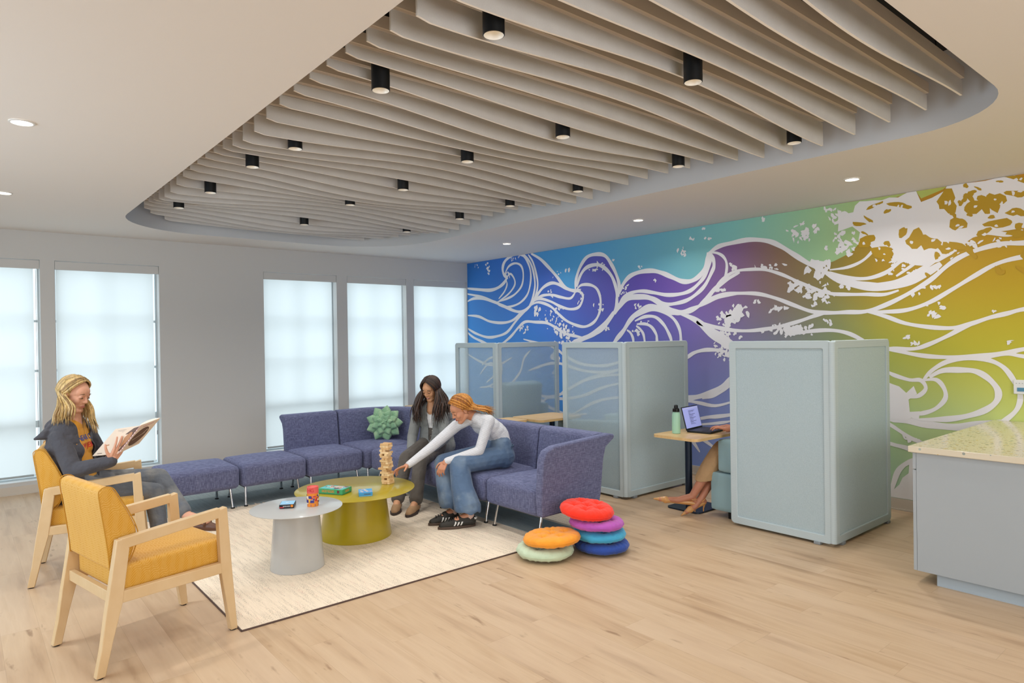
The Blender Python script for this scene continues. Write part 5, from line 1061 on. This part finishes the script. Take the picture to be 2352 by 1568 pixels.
# hood
cR=V(-6.0,-3.43,1.03)
hd=[neck+g*.075-L*.070+V(0,0,-.045),neck+g*.03-L*.088+V(0,0,.01),neck-L*.09+B*.04+V(0,0,.035),neck+B*.095-L*.045+V(0,0,.045),neck+B*.105+L*.03+V(0,0,.045),neck+L*.085+B*.03+V(0,0,.03),neck+L*.085+g*.03+V(0,0,.0),neck+g*.075+L*.07+V(0,0,-.05)]
P=spline(hd,4); chain(mb,P,[.019+.012*math.sin(PI*i/(len(P)-1)) for i in range(len(P))])
chain(mb,[neck+B*.09+V(0,0,.03),neck+B*.13-L*.03+V(0,0,-.01),neck+B*.14-L*.04+V(0,0,-.06)],[.05,.05,.04]); chain(mb,[neck+B*.10+V(0,0,.01),V(-6.12,-3.40,.995),V(-6.17,-3.41,.978)],[.045,.030,.010])
def openf(c,n_,gg,LL,w0,w1,zt,zb,l0=0):
    def f(p):
        if (p-c).dot(gg)<.02: return False
        if p.z>zt or p.z<zb: return False
        t_=(zt-p.z)/(zt-zb); return abs((p-c).dot(LL)-l0)<w0+(w1-w0)*t_
    return f
ho=pb(mb,'hoodie',CH,rt,remesh=.0055,smooth_it=5)
bake(ho,openf(chest.lerp(neck,.3),None,g,L,.072,.098,1.12,.50,-.012),.006)
CJ=cloth('grey_jeans','565c66','6b7078',.5,10,worn='8b8880')
mb=MB(); torso(mb,hip+V(0,0,-.01),hip+V(-.01,0,.06),hip+V(-.02,0,.12),L,[(0,.08,.108),(.6,.075,.105),(1,.07,.10)],.0,n=4)
chain(mb,[hL,hL.lerp(kL,.5),kL,kL.lerp(aL,.5),aL+(kL-aL).normalized()*.05],[.092,.084,.070,.060,.055])
chain(mb,[hR,hR.lerp(kR,.5),kR,kR.lerp(aR,.5),aR],[.092,.084,.068,.060,.055])
pb(mb,'jeans',CJ,rt,remesh=.006,smooth_it=5)
MS=mat('sandal_brown','5a3826',.5); MG=mat('buckle_gold','d8a860',.3,metal=.8)
for a,tt,vis in ((aL,tL,1),(aR,tR,0)):
    sd=MB(); d=(tt-a).normalized(); dn=V(0,0,-1)
    pts=[a+dn*.055-d*.03,a+dn*.060+d*.06,tt+dn*.030+d*.03,tt+dn*.024+d*.08]
    chain(sd,[V(p) for p in pts],[.026,.030,.034,.026],seg=12)
    for k in (.35,.75):
        c=a.lerp(tt,k)+d*.05; s=d.cross(V(0,0,1)).normalized()
        sd.tube([c+s*.040*math.cos(q)+V(0,0,1)*.038*math.sin(q)+dn*.02 for q in [PI*i/8 for i in range(9)]],.009,8,flat=1)
    so=pb(sd,'sandal',MS,rt,remesh=.005,smooth_it=2)
    bk=MB()
    for k in (.35,.75):
        c=a.lerp(tt,k)+d*.05; s=d.cross(V(0,0,1)).normalized(); q=math.radians(125 if s.dot(V(.6,.8,0))<0 else 55); o=c+s*.046*math.cos(q)+V(0,0,1)*.046*math.sin(q)+dn*.02
        bk.tube([o+d*.014*math.cos(z)+ (V(0,0,1)*.6-V(.13,.99,0)*.5)*.016*math.sin(z) for z in [2*PI*i/10 for i in range(11)]],.0028,6)
    bo=bk.build('buckle',MG,so); 
    ft=MB(); 
# the foot itself belongs to the body: toes are inside the sandal outline
# ---- the book
e=empty('open_book',(-5.65,-3.64,.95),0,'open paperback held up by the reading woman, brown drawings on its cover','book')
Wb=Matrix.Translation(-e.location)
bl,tl,st,sb,tr,br=[V(*p) for p in ((-5.854,-3.535,.838),(-5.722,-3.610,1.022),(-5.588,-3.735,1.046),(-5.722,-3.700,.860),(-5.452,-3.690,1.082),(-5.586,-3.655,.908))]
M_cov=mat('book_cover_cream','d8c3ae',.45); M_pg=mat('book_pages','e9ddd0',.8); M_spn=mat('book_spine_pink','b9808c',.45)
def slab(mb,a,b,c,d,th,n):
    n=V(n).normalized()*th; q=[a,b,c,d]; mb.add([p for p in q]+[p+n for p in q],[(0,1,2,3),(7,6,5,4),(0,4,5,1),(1,5,6,2),(2,6,7,3),(3,7,4,0)],0,Wb)
tow=V(-.3,.9,.25)
n1=(tl-bl).cross(st-bl).normalized(); n1=n1 if n1.dot(tow)>0 else -n1
n2=(st-sb).cross(tr-sb).normalized(); n2=n2 if n2.dot(tow)>0 else -n2
mb=MB(); slab(mb,bl,tl,st,sb,.0015,n1); mb.build('back_cover',M_cov,e,smooth=False)
mb=MB(); slab(mb,sb,st,tr,br,.0015,n2); mb.build('front_cover',M_cov,e,smooth=False)
def pages(a,b,c,d,n,flip):
    """page block with an arched top surface between spine edge (c,d)=(spine top,bottom) and outer edge (b,a)"""
    mb=MB(); K=12; vs=[]
    for i in range(K+1):
        t_=i/K; arch=.018*math.sin(PI*min(1,t_*1.0))**.7+.004
        lo_b=a.lerp(d,t_); lo_t=b.lerp(c,t_)
        for p in (lo_b,lo_t,lo_t+n*arch,lo_b+n*arch): vs.append(p+n*.002)
    fs=[(4*i+k,4*i+(k+1)%4,4*i+4+(k+1)%4,4*i+4+k) for i in range(K) for k in range(4)]+[(0,3,2,1),(4*K,4*K+1,4*K+2,4*K+3)]
    mb.add(vs,fs,0,Wb); mb.build('page_block',M_pg,e,angle=.8)
pages(bl.lerp(sb,.03),tl.lerp(st,.03),st,sb,n1,0); pages(br.lerp(sb,.03),tr.lerp(st,.03),st,sb,n2,1)
sn=-(n1+n2).normalized()
mb=MB(); w_=(tr-st).normalized()*.006; w2=(tl-st).normalized()*.006
slab(mb,sb+w2,st+w2,st+w_,sb+w_,.0015,sn); mb.build('spine',M_spn,e,smooth=False)
def cov(uv,A,B_,C_,D_,n,k=.0012): # u along the width, v up
    return [A.lerp(D_,u).lerp(B_.lerp(C_,u),v)-n*k for u,v in uv]
def art(nm,uv,m,q,n,k=.0012):
    mb=MB(); P=cov(uv,*q,n,k); mb.add(P,[tuple(range(len(P)))],0,Wb); mb.build(nm,m,e,smooth=False)
q1=(bl,tl,st,sb); q2=(sb,st,tr,br)
M_bbrown=mat('print_brown','5b3f30',.5); M_btan=mat('print_tan','a9774f',.5); M_bgold=mat('print_gold','8f7030',.5); M_bgrey=mat('print_grey','8d7f76',.5)
circ=lambda cx,cy,rx,ry,a0=0,a1=360,n=20:[(cx+rx*math.cos(math.radians(a0+(a1-a0)*i/n)),cy+ry*math.sin(math.radians(a0+(a1-a0)*i/n))) for i in range(n+(a1-a0<360))]
art('cover_art',[(.98,.10),(.98,.97),(.80,.93),(.66,.75),(.60,.5),(.62,.25),(.72,.08)],M_bbrown,q1,n1)
art('cover_art',circ(.84,.52,.12,.27),M_btan,q1,n1,.0016)
art('cover_art',[(.28,.42),(.48,.42),(.46,.62),(.30,.64)],M_bgold,q1,n1); art('cover_art',[(.16,.33),(.56,.38),(.55,.42),(.2,.39)],M_btan,q1,n1,.0016)
for i in range(6): art('cover_text',[(.18,.92-.045*i),(.52-.02*(i%3),.92-.045*i),(.52-.02*(i%3),.91-.045*i),(.18,.91-.045*i)],M_bgrey,q1,n1)
art('cover_text',[(.12,.07),(.30,.07),(.30,.09),(.12,.09)],M_bbrown,q1,n1)
art('cover_art',circ(.46,.48,.36,.34),M_bbrown,q2,n2); art('cover_text',[(.2,.40),(.7,.55),(.7,.57),(.2,.42)],M_cov,q2,n2,.0016)
art('cover_text',[(.25,.86),(.75,.90),(.75,.93),(.25,.89)],M_spn,q2,n2); art('cover_text',[(.5,.10),(.85,.14),(.85,.16),(.5,.12)],M_bgrey,q2,n2)
for i in range(9): 
    a_=sb.lerp(st,.1+.09*i)+sn*.0022; MB().box(tuple(Wb@a_),(.006,.004,.010)).build('spine_lettering',mat('print_pale','e8d0d4',.5),e,smooth=False)
# ---- the dark-haired woman in the cardigan
rt=root((-2.95,-3.35,0),'dark-haired person in a grey cardigan and charcoal trousers sitting on the sofa watching the tower')
S2=skin('skin_tan','d5a27c','c48d68')
g=V(-.93,-.37,0).normalized(); L=V(.37,-.93,0).normalized(); B=-g
hip,chest,neck=V(-2.77,-3.20,.545),V(-2.765,-3.19,.755),V(-2.815,-3.20,.915)
shR,elR,wrR=V(-2.905,-3.055,.855),V(-2.985,-3.075,.615),V(-3.095,-3.225,.505)
shL,elL,wrL=V(-2.785,-3.345,.850),V(-2.835,-3.45,.625),V(-3.02,-3.50,.545)
hR,hL=V(-2.80,-3.11,.545),V(-2.78,-3.29,.545)
kR,aR,tR=V(-3.20,-3.31,.455),V(-3.39,-3.46,.11),V(-3.505,-3.595,.02)
kL,aL,tL=V(-3.20,-3.565,.460),V(-3.29,-3.625,.11),V(-3.445,-3.745,.02)
mb=MB(); M=head(mb,(-2.845,-3.22,1.105),(-.90,-.34,-.42),(.05,0,1),.98)
chain(mb,[neck+V(0,0,-.03),neck+V(-.008,-.003,.05),M@V(-.02,0,-.05)],[.060,.046,.050])
torso(mb,hip,chest,neck,L,pf,-.014,fwd=g)
for a,b,c in ((shR,elR,wrR),(shL,elL,wrL)): chain(mb,[a,b,c],[.043,.036,.025])
for a,b,c,d in ((hL,kL,aL,tL),(hR,kR,aR,tR)): chain(mb,[a,b,c,c.lerp(d,.5)],[.07,.050,.034,.03])
hand(mb,wrR,V(-.72,-.20,-.50),V(.30,.25,-.85),-1,curl=(.35,.35,.38,.4),spread=.16,s=.92,thumb=(.3,.1))
hand(mb,wrL,V(-.80,.25,-.30),V(0,0,-1),1,curl=(.3,.3,.3,.3),spread=.12,s=.92)
pb(mb,'body',S2,rt,remesh=VOX,smooth_it=2)
face_parts(rt,M,mat('brow_black','1c1412',.7),mat('lip_mauve','a5564e',.4),open_=True)
hd2=haircol('hair_dark',['2c1f1b','39281f','4a3023'])
GR=[[(-2.905,-3.165,1.08),(-2.955,-3.175,1.00),(-2.985,-3.205,.90),(-2.965,-3.215,.79)],[(-2.90,-3.13,1.07),(-2.925,-3.105,1.00),(-2.975,-3.105,.90),(-2.985,-3.135,.80)],[(-2.735,-3.16,1.08),(-2.72,-3.13,1.0),(-2.75,-3.08,.92),(-2.80,-3.04,.84)]]
GL=[[(-2.835,-3.325,1.08),(-2.865,-3.345,1.00),(-2.885,-3.36,.90),(-2.895,-3.37,.77)],[(-2.81,-3.32,1.08),(-2.80,-3.355,1.00),(-2.835,-3.40,.92),(-2.85,-3.415,.80)],[(-2.735,-3.255,1.08),(-2.70,-3.29,1.0),(-2.69,-3.33,.92),(-2.70,-3.36,.82)]]
hair(rt,M,hd2,(GL,GR),n=90,seed=8,phimin=64,w=.0095,shaggy=.024,wave=.007,rad=1.12)
mb=MB(); torso(mb,hip,chest,neck,L,[(0,.075,.100),(.25,.055,.092),(.5,.055,.092),(.75,.07,.094),(.88,.05,.060),(.94,.035,.050)],.000,fwd=g)
for s in (1,-1): mb.ell(chest+g*.046+L*.055*s+V(0,0,.01),(.050,.050,.048))
pb(mb,'white_top',cloth('white_top','dcdcdf','e8e8ea',.3),rt,remesh=.006,smooth_it=4)
CC=cloth('grey_cardigan','7b7f80','888b8a',.45,12,fine=1.2)
mb=MB(); torso(mb,hip+V(0,0,-.02),chest+B*.008,neck+B*.012,L,[(0,.088,.116),(.25,.075,.108),(.5,.07,.106),(.75,.086,.108),(.90,.09,.080),(.97,.055,.062)],.008,fwd=g)
for s in (1,-1): mb.ell(chest+g*.054+L*.06*s+V(0,0,.01),(.066,.066,.062))
for a,b,c in ((shR,elR,wrR),(shL,elL,wrL)): chain(mb,[a,b,c-(c-b).normalized()*.02],[.060,.052,.040]); mb.cap(b.lerp(c,.45),b.lerp(c,.75),.047,.045)
mb.cap(shR,neck,.058,.048); mb.cap(shL,neck,.058,.048)
ca_=pb(mb,'cardigan',CC,rt,remesh=.0055,smooth_it=4)
bake(ca_,openf(chest,None,g,L,.052,.012,1.0,.585,.0),.006)
bt=MB()
for z in (.80,.745,.69,.635,.59):
    bt.ell((0,0,0),(.006,.006,.006),0,Matrix.Translation(V(chest.x,chest.y,z)+g*(.150 if z>.7 else .125)+L*(.034*(z-.58)/.24+.010)-rt.location))
for o_ in (bt.build('cardigan_button',mat('button_pearl','c9c6be',.3),rt),): 
    sw=o_.modifiers.new('wrap','SHRINKWRAP'); sw.target=ca_; sw.wrap_method='NEAREST_SURFACEPOINT'; sw.offset=.003
CP=cloth('charcoal_trousers','4b4642','57514c',.55,9,worn='5f5953')
mb=MB(); torso(mb,hip+V(0,0,-.01),hip+V(0,0,.05),hip+V(0,0,.11),L,[(0,.085,.108),(1,.075,.10)],.0,n=3)
for a,b,c in ((hL,kL,aL),(hR,kR,aR)): chain(mb,[a,a.lerp(b,.5),b,b.lerp(c,.45),c+(b-c).normalized()*.015],[.090,.082,.070,.064,.066])
pb(mb,'trousers',CP,rt,remesh=.006,smooth_it=4)
M_clog=mat('clog_suede_tan','a98663',.85,noise_amt=.1); M_cls=mat('clog_sole_dark','3a2f2a',.7); M_sock=mat('sock_grey','8c8580',.9)
for a,d in ((aL,tL),(aR,tR)):
    hl=V(a.x,a.y,GZ)+(V(a.x,a.y,0)-V(d.x,d.y,0)).normalized()*.02; tt=V(d.x,d.y,GZ)
    m=MB(); shoe(m,hl,tt,h=.062,w=.046); so=pb(m,'clog',M_clog,rt,remesh=.005,smooth_it=2)
    m=MB(); sole(m,hl,tt,.052,GZ+.001,GZ+.024); m.build('clog_sole',M_cls,so,bevel=.004,M=None); children(so)[-1].matrix_basis=Matrix.Identity(4)
    MB().cap(V(a.x,a.y,.06),V(a.x,a.y,.15)+(V(a.x,a.y,0)-V(d.x,d.y,0)).normalized()*-.01,.040,.038).build('sock',M_sock,so)
# ---- the blonde woman reaching for the tower
rt=root((-3.0,-4.15,0),'blonde person in a striped top and wide blue jeans reaching toward the block tower')
S3=skin('skin_light','d09878','c08060')
g=V(-.99,.12,0).normalized(); L=V(-.12,-.99,0).normalized(); B=-g
hip,chest,neck=V(-2.765,-4.205,.555),V(-2.80,-4.17,.77),V(-2.975,-4.14,.905)
shR,elR,wrR=V(-3.07,-3.99,.825),V(-3.325,-3.945,.645),V(-3.575,-3.965,.525)
shL,elL,wrL=V(-2.93,-4.295,.885),V(-3.035,-4.285,.625),V(-3.305,-4.155,.550)
hR,hL=V(-2.80,-4.10,.55),V(-2.77,-4.31,.55)
kR,aR,tR=V(-3.215,-3.985,.500),V(-3.235,-4.165,.115),V(-3.435,-4.12,.02)
kL,aL,tL=V(-3.20,-4.205,.520),V(-3.215,-4.375,.115),V(-3.44,-4.28,.02)
mb=MB(); M=head(mb,(-3.105,-4.115,.985),(-.86,.22,-.50),(-.35,.05,1),1.0)
chain(mb,[neck+V(.03,0,-.01),neck.lerp(M@V(-.03,0,-.05),.6),M@V(-.01,0,-.05)],[.060,.047,.050])
torso(mb,hip,chest,neck,L,pf,-.014,fwd=B,shift=.02)
for a,b,c in ((shR,elR,wrR),(shL,elL,wrL)): chain(mb,[a,b,c],[.042,.035,.024])
for a,b,c,d in ((hL,kL,aL,tL),(hR,kR,aR,tR)): chain(mb,[a,b,c,c.lerp(d,.5)],[.07,.050,.032,.03])
hand(mb,wrR,V(-.95,.02,-.12),V(.05,-.35,-.9),1,curl=(.12,.28,.6,.75),spread=.08,s=.92,thumb=(.55,-.05))
hand(mb,wrL,V(-.55,.10,-.80),V(.55,.35,-.35),-1,curl=(.55,.65,.75,.8),spread=.05,s=.92,thumb=(.3,.15))
pb(mb,'body',S3,rt,remesh=VOX,smooth_it=2)
face_parts(rt,M,mat('brow_brown','6e4a2c',.7),mat('lip_red','a8433e',.4),mat('eye_dark','2a2420',.3))
hg=haircol('hair_golden',['b5752c','c98c3e','96591f'])
GA=[[(-3.01,-4.225,.985),(-2.93,-4.25,.965),(-2.88,-4.26,.935)],[(-2.99,-4.215,1.00),(-2.92,-4.235,.985),(-2.855,-4.255,.95)],[(-2.98,-4.17,1.02),(-2.90,-4.19,1.0),(-2.835,-4.23,.965)]]
GB=[[(-3.02,-4.04,.99),(-2.93,-4.05,.975),(-2.86,-4.08,.96)],[(-2.98,-4.07,1.01),(-2.90,-4.10,.99),(-2.83,-4.13,.97)],[(-2.98,-4.12,1.02),(-2.90,-4.15,1.0),(-2.80,-4.18,.975)]]
hair(rt,M,hg,(GA,GB),n=84,seed=15,phimin=88,w=.0072,shaggy=.020,wave=.008,rad=1.10,start=.75)
CS=cloth('striped_top','dadce2','e4e6ea',.35,12,stripe=(.0085,'a6aab6',.35))
mb=MB(); torso(mb,hip+V(0,0,.075),chest,neck,L,[(0,.065,.092),(.3,.055,.088),(.55,.06,.092),(.78,.08,.088),(.92,.09,.060),(.985,.05,.050)],.004,fwd=B,shift=.02)
for a,b,c in ((shR,elR,wrR),(shL,elL,wrL)): chain(mb,[a,b,c-(c-b).normalized()*.012],[.054,.044,.032])
mb.cap(shR,neck,.052,.045); mb.cap(shL,neck,.052,.045)
pb(mb,'striped_top',CS,rt,remesh=.005,smooth_it=4)
CJ3=cloth('blue_jeans','4a6180','57708f',.5,8,worn='7c8ea0')
mb=MB(); torso(mb,hip+V(0,0,-.01),hip+V(-.002,0,.05),hip+V(-.008,0,.09),L,[(0,.09,.112),(.5,.082,.106),(1,.07,.100)],.0,n=4)
chain(mb,[hL,hL.lerp(kL,.5),kL,kL.lerp(aL,.5)+V(-.02,.0,0),aL+V(-.02,0,.055)],[.098,.094,.088,.098,.118])
chain(mb,[hR,hR.lerp(kR,.5),kR,kR.lerp(aR,.5)+V(-.02,.0,0),aR+V(-.025,.01,.085)],[.098,.094,.085,.092,.108])
jn=pb(mb,'jeans',CJ3,rt,remesh=.006,smooth_it=4); bake(jn,lambda p:p.z<.142+.012*math.sin(p.x*60),.005)
bk=MB(); bk.tube([(-.0+a.x,a.y,a.z) for a in [hip-rt.location+V(.106*math.cos(q)*1.0,.19*math.sin(q),.088) for q in [math.radians(d_) for d_ in range(-80,81,10)]]],.008,6); bk.build('waistband_label',mat('denim_dark','33465f',.8),rt)
M_snk=mat('sneaker_black','26241f',.6); M_gum=mat('gum_sole','4f3f35',.6); M_strp=mat('stripe_white','e4e4e2',.5); M_s3=mat('sock_cream','c9aba0',.9); M_lace=mat('lace_black','141414',.7)
for a,d in ((aL,tL),(aR,tR)):
    dd=(V(d.x,d.y,0)-V(a.x,a.y,0)).normalized(); sd=V(-dd.y,dd.x,0); hl=V(a.x,a.y,GZ)-dd*.015; tt=V(d.x,d.y,GZ); ln=(tt-hl).length
    m=MB(); shoe(m,hl,tt,h=.062,w=.044); m.cap(hl+V(0,0,.065),hl+dd*.10+V(0,0,.07),.038,.034); so=pb(m,'sneaker',M_snk,rt,remesh=.0045,smooth_it=2)
    m=MB(); sole(m,hl,tt,.049,GZ+.001,GZ+.022); m.build('sneaker_sole',M_gum,so,bevel=.004)
    MB().cap(V(a.x,a.y,.07),V(a.x,a.y,.19),.036,.040).build('sock',M_s3,so)
    for s in (1,-1):
        for k in range(3):
            m=MB(); c=hl+dd*(ln*.40+.028*k)
            P=[c+sd*s*(.049-.0*j)+dd*(-.016*j/4)+V(0,0,.024+.038*j/4)-sd*s*.016*(j/4)**2 for j in range(5)]; vs=[]
            for p in P: vs+=[p-dd*.0065,p+dd*.0065]
            m.add(vs,[(2*j,2*j+1,2*j+3,2*j+2) for j in range(4)]); o_=m.build('side_stripe',M_strp,so,M=Matrix.Identity(4))
            sw=o_.modifiers.new('wrap','SHRINKWRAP'); sw.target=so; sw.offset=.0015
    o_=MB().tube([hl+V(0,0,.075)+(-dd*math.cos(q)+sd*math.sin(q))*.040 for q in [math.radians(x_) for x_ in range(-60,61,15)]],.009,8,flat=1).build('heel_tab',M_strp,so)
    m=MB()
    for k in range(5):
        c=hl+dd*(ln*.42+.022*k)+V(0,0,.092-.006*k); m.tube([c-sd*.022,c+V(0,0,.008),c+sd*.022+dd*.008],.0035,6)
    m.build('laces',M_lace,so)
    # children were given in world space
for so in [o for o in COL.objects if o.name.startswith(('sneaker','clog')) and o.parent and o.parent.name.startswith('person')]:
    pass
# ---- the person working in the booth
rt=root((-1.05,-5.95,0),'person in a tan skirt and beige heels typing at the laptop in the booth')
S4=skin('skin_booth','c08468','ad6f55')
g=V(-.25,.97,0).normalized(); L=V(-.97,-.25,0)
hip,chest,neck=V(-1.03,-6.02,.60),V(-1.06,-6.06,.86),V(-1.06,-6.03,1.10)
hL,hR=V(-1.12,-6.03,.58),V(-.93,-6.0,.58)
kL,kR=V(-1.30,-5.575,.545),V(-1.12,-5.56,.56)
aL,tL=V(-1.50,-5.425,.165),V(-1.72,-5.235,.165); aR,tR=V(-1.425,-5.47,.15),V(-1.56,-5.40,.05)
shL,elL,wrL=V(-1.23,-6.05,1.05),V(-1.385,-5.90,.85),V(-1.385,-5.72,.79)
shR,elR,wrR=V(-.90,-5.99,1.05),V(-1.02,-5.88,.86),V(-1.24,-5.70,.795)
mb=MB(); M=head(mb,(-1.10,-5.98,1.30),(-.3,.9,-.3),s=1.0)
chain(mb,[neck,M@V(-.02,0,-.05)],[.055,.05]); torso(mb,hip,chest,neck,L,pf,-.012,fwd=g)
for a,b,c in ((shR,elR,wrR),(shL,elL,wrL)): chain(mb,[a,b,c],[.043,.038,.026])
for a,b,c,d in ((hL,kL,aL,tL),(hR,kR,aR,tR)):
    dn=(d-c).normalized(); chain(mb,[a,b,b.lerp(c,.35),c,c.lerp(d,.45)+V(0,0,-.03),d+V(0,0,-.02)],[.075,.052,.052,.032,.030,.020]); mb.cap(c,c-dn*.035+V(0,0,-.055),.030,.024)
hand(mb,wrL,V(-.18,.93,.18),V(0,.2,-1),-1,curl=(.25,.3,.35,.4),spread=.16,s=.92,thumb=(.35,.0))
hand(mb,wrR,V(-.45,.85,.10),V(0,.2,-1),1,curl=(.25,.3,.35,.4),spread=.16,s=.92,thumb=(.35,.0))
pb(mb,'body',S4,rt,remesh=VOX,smooth_it=2)
hair(rt,M,haircol('hair_brown',['4a3225','5a3f2c']),([[(-1.17,-6.03,1.2),(-1.18,-6.05,1.1)]],[[(-.98,-6.0,1.2),(-.97,-6.02,1.1)]]),n=30,seed=5)
mb=MB(); torso(mb,hip,chest,neck,L,[(0,.075,.104),(.5,.06,.095),(.75,.08,.096),(.92,.09,.062),(.97,.05,.05)],.006,fwd=g)
for a,b,c in ((shR,elR,wrR),(shL,elL,wrL)): chain(mb,[a,b],[.056,.048])
pb(mb,'blouse',cloth('cream_blouse','cfc6b6','d8d0c2',.4),rt,remesh=.006,smooth_it=4)
mb=MB(); chain(mb,[hL.lerp(hR,.5),kL.lerp(kR,.5)],[.15,.11]); chain(mb,[hL,kL,kL.lerp(aL,.35)+V(.0,.0,0),kL.lerp(aL,.60)+V(.02,.0,0)],[.10,.085,.085,.082]); chain(mb,[hR,kR,kR.lerp(aR,.35),kR.lerp(aR,.66)],[.10,.085,.090,.090])
chain(mb,[kL.lerp(kR,.5),aL.lerp(aR,.5).lerp(kL.lerp(kR,.5),.42)],[.10,.105])
sk_=pb(mb,'skirt',cloth('tan_skirt','b08f68','bd9c74',.6,9),rt,remesh=.006,smooth_it=5)
bake(sk_,lambda p:(p.z<.315-.42*(p.x+1.42)*-1*.55 and p.y>-5.75),.004)
MH=mat('heel_beige_patent','c8955c',.3)
for c,d in ((aL,tL),(aR,tR)):
    dn=(d-c).normalized(); side=dn.cross(V(0,0,1)).normalized(); hb=c-dn*.035+V(0,0,-.062)
    m=MB(); m.cap(d+V(0,0,-.022)-dn*.05,d+dn*.055+V(0,0,-.015),.030,.006); m.cap(d+V(0,0,-.03)-dn*.09,hb,.024,.022); m.cap(d+V(0,0,-.028)-dn*.05,d+V(0,0,-.03)-dn*.09,.030,.024)
    so=pb(m,'slingback_heel',MH,rt,remesh=.004,smooth_it=2)
    MB().tube([hb+V(0,0,-.015),hb+V(0,0,-.045)+dn*.010,hb+V(0,0,-.075)+dn*.012],[.012,.006,.005],8).build('heel_spike',MH,so)
    MB().tube([c+(-dn*math.cos(q)*.040+side*math.sin(q)*.034)+V(0,0,-.022) for q in [math.radians(x_) for x_ in range(-110,111,20)]],.004,6).build('sling_strap',MH,so)
# parts of shoes were modelled in world space; shift them under their shoe
for so in list(COL.objects):
    if so.parent and so.parent.name.startswith('person') and so.name.split('.')[0] in ('sneaker','clog','slingback_heel'):
        for ch in children(so): ch.matrix_basis=Matrix.Identity(4)
